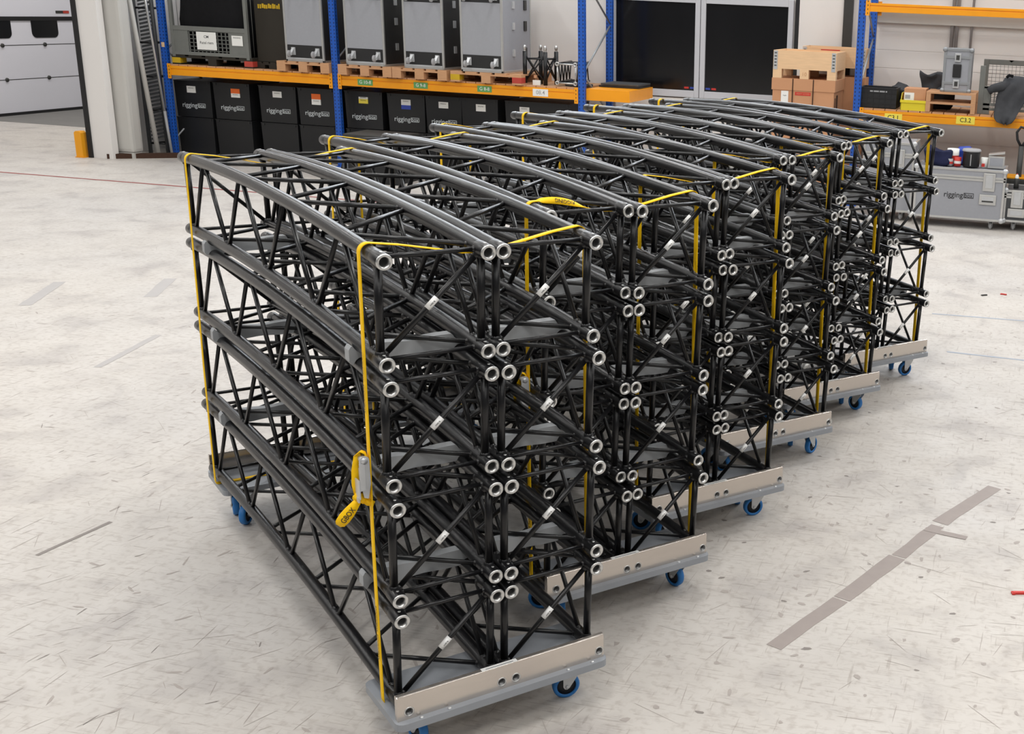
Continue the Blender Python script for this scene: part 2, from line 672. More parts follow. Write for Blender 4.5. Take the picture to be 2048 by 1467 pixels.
CR = 0.0248
truss = thing('box_truss', '', 'truss')
for x in (-W2, W2):
    for z in (H, 0.0):
        mb = MB()
        mb.tube([tp(x, 0.05 + (L - 0.10) * k / 16, z) for k in range(17)], CR, M['black_tube'], 18, False)
        ch = mb.build('chord', truss)
        for end in (0, 1):
            d0, d1 = (0.0, 0.07) if end == 0 else (L, L - 0.07)
            p0, p1 = tp(x, d0, z), tp(x, d1, z)
            ax = (p0 - p1).normalized()
            ln = (p0 - p1).length
            mb = MB()
            bk, sv, br = M['black_tube'], M['silver'], M['bore']
            fm = sv if end == 0 else bk
            mb.lathe(p1, ax, [(CR, -0.006), (0.0262, 0.0), (0.0266, ln - 0.004), (0.0256, ln), (0.0175, ln), (0.0150, ln - 0.014), (0.0142, ln - 0.05), (0.0, ln - 0.05)],
                     bk, 22, False, [bk, bk, fm, fm, fm, br, br])
            # little locking hole on the coupler's side
            mb.lathe(p1 + ax * (ln - 0.028) + Vector((0, 0, 0.0255)), (0, 0, 1), [(0.0052, 0.0), (0.0052, 0.0018), (0.003, 0.0018), (0, 0.0008)], sv, 8)
            mb.build('end_coupler', ch)
bots = [0.10, 0.702, 1.303, 1.905, 2.507]
tops = [0.40, 1.0025, 1.604, 2.206]


def brace(name, a, b, r, m='black_tube', seg=8):
    mb = MB()
    a, b = Vector(a), Vector(b)
    d = (b - a).normalized()
    mb.tube([a + d * (CR * 0.7), b - d * (CR * 0.7)], r, M[m], seg)
    # weld bead at each foot
    for q, s in ((a, 1), (b, -1)):
        mb.lathe(q + d * (s * CR * 0.95), d * s, [(r * 1.35, -0.004), (r * 1.3, 0.003), (r, 0.008)], M[m], 8)
    return mb.build(name, truss)


zig = []
for i, b in enumerate(bots):
    if i > 0:
        zig.append((tops[i - 1], bots[i]))
    if i < 4:
        zig.append((tops[i], bots[i]))
for x in (-W2, W2):
    for t, b in zig:
        off = 0.018 if b > t else -0.018
        brace('web_brace', tp(x, t + off, H), tp(x, b - off * 0.6, 0.0), 0.0092)
for z in (H, 0.0):
    for t, b in zig:
        off = 0.018 if b > t else -0.018
        brace('lacing_brace', tp(-W2, t + off, z), tp(W2, b - off * 0.6, z), 0.0088)
for d in (0.062, L - 0.062):
    for x in (-W2, W2):
        brace('end_post', tp(x, d, 0.0), tp(x, d, H), 0.0138, seg=12)
    for z in (H, 0.0):
        brace('end_strut', tp(-W2, d, z), tp(W2, d, z), 0.0082)
    sgn = 1 if d < 1 else -1
    dg = brace('end_diagonal', tp(-W2 * sgn, d, 0.004), tp(W2 * sgn, d, H - 0.004), 0.0095, seg=10)
    if d < 1:
        a, b = tp(-W2, d, 0.004), tp(W2, d, H - 0.004)
        ax = (b - a).normalized()
        mb = MB()
        mb.tube([a + (b - a) * 0.455, a + (b - a) * 0.555], 0.0108, M['label'], 14)
        yv = Vector((0, -1, 0))
        up = ax.cross(Vector((0, 1, 0))).normalized()
        mb.text('H40 B', frame_mtx(a + (b - a) * 0.505 + Vector((0, -0.0112, 0)) - up * -0.002, ax, -up if up.z < 0 else up), 0.0085, M['ink'])
        mb.build('white_label', dg)
        bpy.data.objects[dg.name]  # keeps its own name

STACKS = [(-1.673, 3.5467, 0.8656), (-1.5406, 4.5226, 0.8702), (-1.3829, 5.4351, 0.8648),
          (-1.2949, 6.4055, 0.8582), (-1.1286, 7.3186, 0.8583), (-0.8971, 8.2537, 0.8716)]
OFF = [[((3, 11), (1, 10)), ((2, 6), (3, -5)), ((-1, -7), (0, -13)), ((-2, 5), (-1, 6))],
       [((-3, -9), (-10, -35)), ((-1, -7), (-9, -16)), ((2, 29), (-2, 18)), ((3, 1), (0, 0))],
       [((-15, -32), (-11, -14)), ((-5, -11), (-14, -28)), ((2, -4), (-6, -1)), ((7, 22), (5, 25))],
       [((5, 33), (13, 36)), ((0, 14), (0, 14)), ((2, -12), (2, -12)), ((4, -27), (3, -27))],
       [((7, 8), (13, 35)), ((-13, -26), (-1, -3)), ((-2, -1), (0, -6)), ((-1, -14), (5, -2))],
       [((18, 12), (21, 17)), ((-3, 1), (2, 1)), ((0, 6), (-8, -10)), ((-13, -7), (-8, 1))]]
SNAME = ['stack with the knotted strap tail', 'second stack from the knotted strap', 'third stack from the knotted strap',
         'fourth stack from the knotted strap', 'fifth stack from the knotted strap', 'last stack, beside the grey trunks']
TIER = ['topmost', 'second from top', 'third from top', 'bottom']
Z8, PITCHZ, MG = 0.22, 0.4071, 0.0539
used = False


def local(k, x, d, z):
    sx, sy, yw = STACKS[k]
    return Vector((sx + x * math.cos(yw) - d * math.sin(yw), sy + x * math.sin(yw) + d * math.cos(yw), z))


for k in range(6):
    for t in range(4):
        for c in range(2):
            o = OFF[k][t][c]
            xc = (MG / 2 + W2) * (-1 if c == 0 else 1)
            p = local(k, xc + o[0] / 1000, o[1] / 1000, Z8 + (3 - t) * PITCHZ)
            lab = 'black curved box truss, %s, %s side, %s' % (TIER[t], 'roller-door' if c == 0 else 'rack', SNAME[k])
            if not used:
                truss.location = p
                truss.rotation_euler = (0, 0, STACKS[k][2])
                truss['label'] = lab
                truss['group'] = 'curved truss pieces stacked on dollies'
                used = True
            else:
                copy_tree(truss, p, STACKS[k][2], lab)

# spacer planks between the layers
CXS = [-(MG / 2 + 2 * W2), -MG / 2, MG / 2, MG / 2 + 2 * W2]


def spacer_profile():
    hz, rc, off = 0.031, 0.0262, (PITCHZ - H) / 2
    xs = [-0.408, -0.40]
    n = 170
    xs += [-0.40 + 0.80 * i / n for i in range(n + 1)] + [0.408]
    top = []
    for x in xs:
        z = hz if abs(x) < 0.404 else hz * 0.62
        for c in CXS:
            dx = abs(x - c)
            if dx < rc:
                z = min(z, off - math.sqrt(rc * rc - dx * dx))
        # waist between the saddles, as on the real planks
        for a in (-0.197, 0.197):
            if abs(x - a) < 0.10:
                z = min(z, hz - 0.006 * (0.5 + 0.5 * math.cos(PI * (x - a) / 0.10)))
        top.append((x, z))
    return top + [(x, -z) for x, z in reversed(top)]


mb = MB()
mb.prism(spacer_profile(), -0.021, 0.021, M['spacer'])
sp0 = mb.build('spacer_plank')
tag(sp0, '', 'spacer', 'grey spacer planks between truss layers')
first = True
GAPN = ['top gap', 'middle gap', 'bottom gap']
for k in range(6):
    for g in range(3):
        for e in range(2):
            d = 0.265 if e == 0 else 2.19
            zz = tp(0, d, 0).z
            p = local(k, 0, d, Z8 + (3 - g) * PITCHZ - (PITCHZ - H) / 2 + zz)
            o = sp0 if first else sp0.copy()
            if not first:
                C.objects.link(o)
            first = False
            o.location = p
            o.rotation_euler = (0, 0, STACKS[k][2])
            o['label'] = 'grey notched spacer plank, %s, %s end, %s' % (GAPN[g], 'silver-ring' if e == 0 else 'black-cap', SNAME[k])

# dollies
def make_dolly():
    t = thing('truss_dolly', '', 'dolly', group='aluminium dollies under the truss stacks')
    mb = MB()
    x0, x1 = -0.418, 0.394
    poly = []
    for (cx, cy, a0) in ((x1 - 0.03, -0.055 + 0.03, -PI / 2), (x1 - 0.03, 0.285 - 0.03, 0), (x0 + 0.03, 0.285 - 0.03, PI / 2), (x0 + 0.03, -0.055 + 0.03, PI)):
        for i in range(5):
            a = a0 + PI / 2 * i / 4
            poly.append((cx + 0.03 * math.cos(a), cy + 0.03 * math.sin(a)))
    mb.prism(poly, 0.166, 0.1935, M['board'], 'xy')
    mb.build('deck_board', t)
    for (ya, yb) in ((0.10, 0.17), (0.235, 0.285)):
        pass
    # end rail with four round holes
    mb = MB()
    m = M['rail']
    X0, X1, Z0, Z1, Y0, Y1 = -0.408, 0.386, 0.1935, 0.288, -0.028, -0.006
    holes = [(x, 0.222) for x in (-0.367, -0.0275, 0.0275, 0.367)]
    bm = mb.bm
    vs = [mb.v(p) for p in ((X0, Y0, Z0), (X1, Y0, Z0), (X1, Y0, Z1), (X0, Y0, Z1))]
    es = [bm.edges.new((vs[i], vs[(i + 1) % 4])) for i in range(4)]
    rings = []
    for hx, hz in holes:
        ring = [mb.v((hx + 0.0135 * math.cos(2 * PI * q / 20), Y0, hz + 0.0135 * math.sin(2 * PI * q / 20))) for q in range(20)]
        rings.append(ring)
        es += [bm.edges.new((ring[i], ring[(i + 1) % 20])) for i in range(20)]
    r = bmesh.ops.triangle_fill(bm, use_beauty=True, use_dissolve=False, edges=es)
    for f in r['geom']:
        if isinstance(f, bmesh.types.BMFace):
            f.material_index = mb.mi(m)
    for ring in rings:
        back = [bm.verts.new(v.co + Vector((0, 0.02, 0))) for v in ring]
        for i in range(20):
            mb.face([ring[i], ring[(i + 1) % 20], back[(i + 1) % 20], back[i]], M['bore'], True)
        mb.face(back, M['bore'])
    b = [mb.v(p) for p in ((X0, Y1, Z0), (X1, Y1, Z0), (X1, Y1, Z1), (X0, Y1, Z1))]
    for i in range(4):
        j = (i + 1) % 4
        mb.face([vs[j], vs[i], b[i], b[j]], m)
    mb.face(b, m)
    te = [e_ for e_ in mb.bm.edges if all(abs(v_.co.z - Z1) < 1e-5 for v_ in e_.verts) and abs(e_.verts[0].co.x - e_.verts[1].co.x) > 0.5]
    bmesh.ops.bevel(mb.bm, geom=te, offset=0.005, segments=4, affect='EDGES', profile=0.5, material=-1)
    rail = mb.build('end_rail', t)
    for hx, hz in holes:
        mb = MB()
        mb.lathe((hx, Y0, hz), (0, -1, 0), [(0.0135, -0.001), (0.0145, 0.0012), (0.018, 0.0012), (0.0185, -0.001)], M['silver'], 20)
        mb.build('hole_rim', rail)
    mb = MB()
    mb.box((-0.10, Y0 - 0.0008, Z1 - 0.001), (0.035, Y1 - 0.004, Z1 + 0.0008), M['label'])
    mb.box((-0.085, Y0 + 0.004, Z1 + 0.0008), (0.02, Y0 + 0.007, Z1 + 0.0011), M['ink'])
    mb.build('white_sticker', rail)
    for bx in (-0.33, -0.23, 0.23, 0.33):
        mb = MB()
        mb.lathe((bx, -0.043, 0.1935), (0, 0, 1), [(0.007, 0), (0.007, 0.003), (0.003, 0.005), (0, 0.005)], M['zinc'], 10)
        mb.build('bolt', t)
    for (x, y, a) in ((-0.285, 0.09, 1.75), (0.308, 0.075, 2.9), (-0.285, 0.225, 2.5), (0.285, 0.225, 0.9)):
        mb = MB()
        z = M['zinc']
        mb.box((-0.05, -0.042, 0.161), (0.05, 0.042, 0.166), z, 0.002)
        mb.lathe((0, 0, 0.137), (0, 0, 1), [(0.0, 0.0), (0.03, 0.0), (0.038, 0.008), (0.038, 0.018), (0.03, 0.024)], z, 18)
        for s in (-1, 1):
            poly = [(-0.034, 0.142), (0.036, 0.142), (0.040, 0.115), (0.040, 0.052), (0.034, 0.042), (0.025, 0.040), (0.016, 0.046), (-0.028, 0.112)]
            mb.prism(poly, s * 0.0195 - 0.0015, s * 0.0195 + 0.0015, z)
        mb.lathe((0.026, -0.025, 0.052), (0, 1, 0), [(0, 0), (0.007, 0), (0.007, 0.05), (0, 0.05)], z, 10)
        cas = mb.build('caster', t)
        cas.location = (x, y, 0)
        cas.rotation_euler = (0, 0, a)
        mb = MB()
        mb.lathe((0.026, -0.0155, 0.052), (0, 1, 0), [(0.037, 0.0), (0.047, 0.0), (0.052, 0.006), (0.052, 0.025), (0.047, 0.031), (0.037, 0.031)], M['blue_rubber'], 28, True)
        mb.build('tyre', cas)
        mb = MB()
        mb.lathe((0.026, -0.0155, 0.052), (0, 1, 0), [(0.0, 0.004), (0.012, 0.004), (0.018, 0.008), (0.0375, 0.004), (0.0375, 0.027), (0.018, 0.023), (0.012, 0.027), (0.0, 0.027)], M['black_plastic'], 24)
        mb.build('wheel_hub', cas)
    return t


dolly = make_dolly()
first = True
for k in range(6):
    for e in range(2):
        p = local(k, 0, 0 if e == 0 else L, 0)
        rz = STACKS[k][2] + (0 if e == 0 else PI)
        lab = 'aluminium-railed dolly on blue wheels under the %s end, %s' % ('silver-ring' if e == 0 else 'black-cap', SNAME[k])
        if first:
            dolly.location = p
            dolly.rotation_euler = (0, 0, rz)
            dolly['label'] = lab
            first = False
        else:
            dl = copy_tree(dolly, p, rz, lab)
            turn = [(1.75, 2.9), (1.3, 1.75), (0.3, 2.85), (1.9, 0.35), (0.2, 1.8), (1.1, 2.95)][k] if e == 0 else (1.7, 1.4)
            for c_ in dl.children:
                if c_.name.startswith('caster') and e == 1:
                    c_.location.y += 0.03
                if c_.name.startswith('caster') and c_.location.y < 0.15:
                    c_.rotation_euler.z = turn[0] if c_.location.x < 0 else turn[1]

# ratchet straps
def arc_pts(cx, cz, r, a0, a1, n):
    return [(cx + r * math.cos(a0 + (a1 - a0) * i / n), cz + r * math.sin(a0 + (a1 - a0) * i / n)) for i in range(n + 1)]


def strap_path(dz, under):
    ztop = Z8 + 3 * PITCHZ + H + dz
    xl, xr = CXS[0], CXS[3]
    r = CR + 0.0045
    P = [(-0.4005, 0.164 if under else 0.1985), (-0.403, 0.212), (-0.404, 0.45), (-0.404, 0.8), (-0.401, 1.1), (xl - r, ztop - 0.05)]
    P += arc_pts(xl, ztop, r, PI, PI / 2 - 0.08, 8)
    P += [(xl + 0.10, ztop + r - 0.014), (-0.13, ztop - 0.012)]
    P += [(-0.06, ztop - r + 0.001), (CXS[1], ztop - r - 0.001), (CXS[2], ztop - r - 0.001), (0.06, ztop - r + 0.001), (0.13, ztop - 0.012), (xr - 0.10, ztop + r - 0.014)]
    P += arc_pts(xr, ztop, r, PI / 2 + 0.08, 0, 8)
    P += [(0.399, 1.1), (0.400, 0.6), (0.3985, 0.212), (0.396, 0.164 if under else 0.1985)]
    zb = 0.1625 if under else 0.1958
    P += [(0.3, zb), (0.0, zb), (-0.3, zb)]
    return P


STRAP_W = 0.028


def make_strap(k, e, twist=False, textual=False, ratchet=False, tail=False):
    d = 0.128 if e == 0 else 2.445
    dz = tp(0, d, H).z - H
    t = thing('ratchet_strap', 'yellow ratchet strap round the %s end, %s' % ('silver-ring' if e == 0 else 'black-cap', SNAME[k]), 'strap',
              local(k, 0, d, 0), STACKS[k][2], 'yellow straps round the truss stacks')
    P = strap_path(dz, e == 0)
    dd = OFF[k][0][0][1] / 1000 if e == 0 else 0
    pts = [(x, 0.0, z) for x, z in P]
    wd = [(0, 1, 0)] * len(P)
    if twist:
        seg = [i for i, (x, z) in enumerate(P) if -0.34 < x < -0.08 and z > 1.5]
        # denser run of points where the strap rolls over on itself
        i0, i1 = seg[0], seg[-1]
        a, b = Vector(pts[i0 - 1]), Vector(pts[i1])
        new, nw = [], []
        for q in range(1, 14):
            f = q / 14
            ang = 1.15 * math.sin(PI * min(1, f * 1.05)) if f > 0.1 else 0
            new.append(tuple(a.lerp(b, f) + Vector((0, 0, 0.014 * math.sin(PI * f)))))
            nw.append((0, math.cos(ang), math.sin(ang)))
        pts = pts[:i0] + new + pts[i1:]
        wd = wd[:i0] + nw + wd[i1:]
    mb = MB()
    mb.ribbon(pts, wd, STRAP_W, 0.0024, M['strap'], True)
    web = mb.build('webbing', t)
    if textual:
        mb = MB()
        for z0 in ((1.36, 0.46) if e == 0 else ()):
            xx = -0.401 if z0 > 1 else -0.404
            mb.text('RIGGINGBOX  RIGGINGBOX', frame_mtx((xx - 0.0034, 0.0, z0), (0, 0, -1), (0, 1, 0)), 0.016, M['ink'])
        mb.build('printed_text', web)
    if twist:
        a, b = Vector(new[4]), Vector(new[10])
        mb = MB()
        mid = Vector(new[7])
        w7 = Vector(nw[7])
        xd = (b - a).normalized()
        n7 = xd.cross(w7).normalized()
        if n7.y > 0:
            n7 = -n7
        mb.text('RIGGING', frame_mtx(mid + n7 * 0.003, -xd, n7.cross(-xd)), 0.022, M['ink'])
        mb.build('printed_text', web)
    if ratchet:
        mb = MB()
        z0 = 1.04
        xo = -0.412
        for s in (-1, 1):
            prof = []
            for i in range(9):
                a = PI * i / 8
                prof.append((xo - 0.012 + 0.0165 * math.cos(a), z0 + 0.062 + 0.0165 * math.sin(a)))
            prof += [(xo - 0.026, z0 - 0.02), (xo - 0.018, z0 - 0.066), (xo - 0.004, z0 - 0.072), (xo + 0.006, z0 - 0.02)]
            mb.prism(prof, s * 0.0185 - 0.0015, s * 0.0185 + 0.0015, M['zinc'])
        mb.lathe((xo - 0.012, -0.024, z0 + 0.062), (0, 1, 0), [(0, 0), (0.011, 0), (0.011, 0.048), (0, 0.048)], M['zinc'], 14)
        mb.lathe((xo - 0.012, -0.018, z0 - 0.05), (0, 1, 0), [(0, 0), (0.005, 0), (0.005, 0.036), (0, 0.036)], M['zinc'], 10)
        mb.box((xo - 0.022, -0.017, z0 - 0.03), (xo - 0.019, 0.017, z0 + 0.03), M['zinc'])
        rb = mb.build('ratchet', t)
        mb = MB()
        mb.box((xo - 0.034, -0.022, z0 - 0.07), (xo - 0.029, 0.022, z0 - 0.005), M['zinc'], 0.002)
        mb.box((xo - 0.036, -0.012, z0 - 0.085), (xo - 0.029, 0.012, z0 - 0.066), M['zinc'], 0.002)
        mb.box((xo - 0.03, -0.024, z0 - 0.04), (xo - 0.012, -0.0205, z0 + 0.055), M['zinc'])
        mb.box((xo - 0.03, 0.0205, z0 - 0.04), (xo - 0.012, 0.024, z0 + 0.055), M['zinc'])
        mb.build('ratchet_handle', rb)
        mb = MB()
        u = Vector((0.91, -0.41, 0))
        loop = [(-0.409, 0.0, z0 + 0.062), (-0.413, 0.002, z0 + 0.082), (-0.424, 0.008, z0 + 0.088), (-0.434, 0.014, z0 + 0.066), (-0.442, 0.018, z0 + 0.02), (-0.444, 0.018, z0 - 0.03), (-0.438, 0.015, z0 - 0.07)]
        lw = [(0, 1, 0), (0.3, 0.9, 0), (0.7, 0.2, 0.2), (0.91, -0.35, 0.1), (0.91, -0.41, 0), (0.91, -0.41, 0), (0.91, -0.41, 0)]
        mb.ribbon(loop, lw, 0.025, 0.004, M['strap'])
        lp = mb.build('loose_loop', t)
        if tail:
            mb = MB()
            kc = Vector((-0.432, 0.014, z0 - 0.075))
            # two turns of webbing pulled into a knot
            for q, (tilt, rad) in enumerate(((0.55, 0.017), (-0.6, 0.0155))):
                ring, wd = [], []
                ax1 = (u * math.cos(tilt) + Vector((0, 0, math.sin(tilt)))).normalized()
                ax2 = Vector((0.41, 0.91, 0))
                wdv = ax1.cross(ax2)
                for i in range(14):
                    a_ = 2 * PI * i / 14
                    ring.append(kc + ax1 * (rad * math.cos(a_) * 1.15) + ax2 * (rad * 0.75 * math.sin(a_)) + wdv * 0.003 * math.sin(3 * a_))
                    wd.append(tuple(wdv + ax2 * 0.15 * math.sin(2 * a_)))
                mb.ribbon(ring, wd, 0.024, 0.007, M['strap'], True)
            mb.build('knot', lp)
            mb = MB()
            dv = (u * -0.62 + Vector((0, 0, -0.785))).normalized()
            wv = Vector((0, 0, 1)).cross(Vector((0.41, 0.91, 0)))
            wv = dv.cross(Vector((0.41, 0.91, 0))).normalized()
            tl = [kc + dv * f + Vector((-0.41, -0.91, 0)) * g for f, g in ((0.008, 0.006), (0.03, 0.012), (0.055, 0.016), (0.085, 0.015), (0.108, 0.01), (0.118, 0.004))]
            mb.ribbon(tl, [tuple(wv)] * 6, [0.02, 0.028, 0.037, 0.040, 0.034, 0.018], 0.010, M['strap'])
            fl = [kc + u * f + Vector((0, 0, h_)) for f, h_ in ((0.008, -0.008), (0.025, -0.02), (0.042, -0.026))]
            mb.ribbon(fl, [(0.25, -0.1, 1)] * 3, [0.022, 0.024, 0.016], 0.006, M['strap'])
            mb.build('tail', lp)
            nrm = Vector((-0.41, -0.91, 0))
            xd = -dv
            yd = nrm.cross(xd)
            mb = MB()
            mb.text_fit('GBOX', frame_mtx(tl[2] + dv * 0.012 + nrm * 0.0068 - yd * 0.003, xd, yd), 0.062, 0.026, M['ink'])
            mb.build('printed_text', lp)
    return t


for k in range(6):
    make_strap(k, 0, twist=(k == 1), textual=(k < 2), ratchet=(k < 2), tail=(k == 0))
    make_strap(k, 1)

# ------------------------------------------------------------------ pallet racks
def upright(t, x, y, h=4.2):
    mb = MB()
    mb.box((-0.048, -0.036, 0), (0.048, 0.036, h), M['rack_blue'], 0.004)
    mb.box((-0.07, -0.06, 0), (0.07, 0.06, 0.012), M['rack_blue'])
    o = mb.build('upright', t)
    o.location = (x, y, 0)
    return o


def frame_braces(t, x, y0, y1):
    z = 0.25
    fl = 0
    while z < 3.6:
        mb = MB()
        ya, yb = (y0 + 0.03, y1 - 0.03) if fl == 0 else (y1 - 0.03, y0 + 0.03)
        d = Vector((0, yb - ya, 0.62))
        mb.tube([(x + 0.012, ya, z), (x + 0.012, yb, z + 0.62)], 0.014, M['galv'], 8)
        mb.build('frame_brace', t)
        z += 0.66
        fl = 1 - fl


def beam(t, x0, x1, y, z0, z1, front=True, name='load_beam', labels=()):
    mb = MB()
    s = -1 if front else 1
    zm = z0 + (z1 - z0) * 0.62
    ya, yb = sorted((y, y + s * -0.05))
    mb.box((x0, ya, z0), (x1, yb, zm), M['rack_orange'], 0.003)
    mb.box((x0, ya + (0.010 if front else 0), zm), (x1, yb - (0 if front else 0.01), zm + 0.014), M['rack_orange'])
    mb.box((x0, ya, zm + 0.012), (x1, yb, z1), M['rack_orange'], 0.003)
    o = mb.build(name, t)
    for xx, dx in ((x0, 1), (x1, -1)):
        mb = MB()
        mb.box((xx - 0.004 * dx, y + s * 0.006 - 0.004, z0 - 0.05), (xx + 0.05 * dx, y + s * 0.006 + 0.004, z1 + 0.03), M['rack_orange'])
        for k in range(4):
            mb.box((xx + 0.02 * dx, y + s * 0.0105, z0 - 0.03 + 0.05 * k), (xx + 0.03 * dx, y + s * 0.009, z0 - 0.01 + 0.05 * k), M['ink'])
        mb.build('beam_connector', o)
    for (lx, w, h, txt, col, ink, zo) in labels:
        mb = MB()
        zc = (z0 + z1) / 2 + zo
        mb.box((lx - w / 2, y - 0.003, zc - h / 2), (lx + w / 2, y - 0.0005, zc + h / 2), M[col])
        mb.text(txt, FRONT(lx, y - 0.0036, zc), h * 0.78, M[ink])
        mb.build('shelf_label', o)
    return o


def deck(t, x0, x1, y0, y1, z, m='wood'):
    n = int((x1 - x0) / 0.152)
    w = (x1 - x0) / n
    for i in range(n):
        mb = MB()
        mb.box((x0 + i * w + 0.006, y0, z), (x0 + (i + 1) * w - 0.006, y1, z + 0.022), M[m])
        mb.build('deck_plank', t)


FY, RY = 16.28, 17.40
BZ0, BZ1 = 1.195, 1.335
XL = (-12.935, -10.10, -6.29)
rk = thing('pallet_rack', 'long blue and orange pallet rack of two bays above the black bins', 'rack', (-9.6, 16.3, 0), 0, 'pallet racks along the back wall')
rk.location = (0, 0, 0)
for x in XL:
    upright(rk, x, FY)
    upright(rk, x, RY)
    frame_braces(rk, x, FY, RY)
for i in range(2):
    x0, x1 = XL[i] + 0.05, XL[i + 1] - 0.05
    lab = ()
    if i == 1:
        lab = ((-9.62, 0.24, 0.085, 'G 10-8', 'green_paper', 'label', -0.004), (-8.74, 0.22, 0.085, 'G 9-8', 'green_paper', 'label', 0.0),
               (-7.75, 0.22, 0.085, 'G 8-8', 'green_paper', 'label', 0.004), (-6.9, 0.23, 0.1, '08.4', 'white_paper', 'grey_plastic', 0.0))
    beam(rk, x0, x1, FY - 0.04, BZ0, BZ1, True, 'load_beam', lab)
    beam(rk, x0, x1, RY + 0.04, BZ0, BZ1, False)
    deck(rk, x0 + 0.02, x1 - 0.02, FY - 0.03, RY + 0.03, BZ1 + 0.001)
mb = MB()
mb.box((XL[0] - 0.022, FY - 0.04, 1.60), (XL[0] + 0.028, FY - 0.036, 1.67), M['wood_new'])
mb.build('post_sticker', rk)

r2 = thing('pallet_rack', 'blue and orange pallet rack marked C3.1 and C3.2', 'rack', (0, 0, 0), 0, 'pallet racks along the back wall')
for x in (-2.39, 1.35):
    upright(r2, x, FY)
    upright(r2, x, RY)
    frame_braces(r2, x, FY, RY)
beam(r2, -2.34, 1.30, FY - 0.04, 1.175, 1.30, True, 'load_beam', ((-1.885, 0.235, 0.105, 'C3.1', 'yellow_paper', 'ink', -0.018), (-0.93, 0.245, 0.1, 'C3.2', 'yellow_paper', 'ink', 0.004)))
beam(r2, -2.34, 1.30, RY + 0.04, 1.175, 1.30, False)
beam(r2, -2.34, 1.30, FY - 0.04, 2.56, 2.67, True)
beam(r2, -2.34, 1.30, RY + 0.04, 2.56, 2.67, False)
deck(r2, -2.32, 1.28, FY - 0.03, RY + 0.03, 1.301)
DZL, DZR = BZ1 + 0.023, 1.324


# ------------------------------------------------------------------ pallets
def make_pallet(name, label, w, dp, blocks=None, m='wood', loc=(0, 0, 0), group=None, stacked=1):
    t = thing(name, label, 'pallet', loc, 0, group)
    n = 5
    bw = w / n * 0.82
    for i in range(n):
        x = -w / 2 + (w - bw) * i / (n - 1)
        mb = MB()
        mb.box((x, 0, 0.122), (x + bw, dp, 0.144), M[m])
        mb.build('top_board', t)
    for j in range(3):
        y = (0, dp / 2 - 0.07, dp - 0.14)[j]
        mb = MB()
        mb.box((-w / 2, y, 0.10), (w / 2, y + 0.14, 0.122), M[m])
        mb.build('cross_board', t)
        for i in range(3):
            x = (-w / 2, -0.07, w / 2 - 0.14)[i]
            mb = MB()
            mm = m
            if blocks and j == 0 and blocks[i]:
                mm = blocks[i]
            mb.box((x, y - (0.002 if mm != m else 0), 0.022), (x + 0.14, y + 0.14, 0.10), M[mm])
            mb.build('block', t)
    for i in range(3):
        x = (-w / 2, -0.07, w / 2 - 0.14)[i]
        mb = MB()
        mb.box((x, 0, 0), (x + 0.14, dp, 0.022), M[m])
        mb.build('bottom_board', t)
    return t


PG = 'wooden pallets on the long rack'
pal = make_pallet('wooden_pallet', 'bare wooden pallet under the flight case beside the mesh cage', 0.85, 1.1, None, 'wood', (-10.585, 16.19, DZL), PG)
copy_tree(pal, (-9.575, 16.16, DZL), 0, 'bare wooden pallet above the green label G 10-8')
copy_tree(pal, (-8.715, 16.16, DZL), 0, 'bare wooden pallet above the green label G 9-8')
make_pallet('wooden_pallet', 'wooden pallet with a red block above the green label G 8-8', 1.08, 1.1, ('yellow_paint', None, 'red_paint'), 'wood', (-7.69, 16.16, DZL), PG)
make_pallet('wooden_pallet', 'pallet with yellow and red corner blocks under the mesh cage', 1.36, 1.0, ('yellow_paint', 'brown_black', 'red_paint'), 'brown_black', (-12.14, 16.27, DZL), PG)


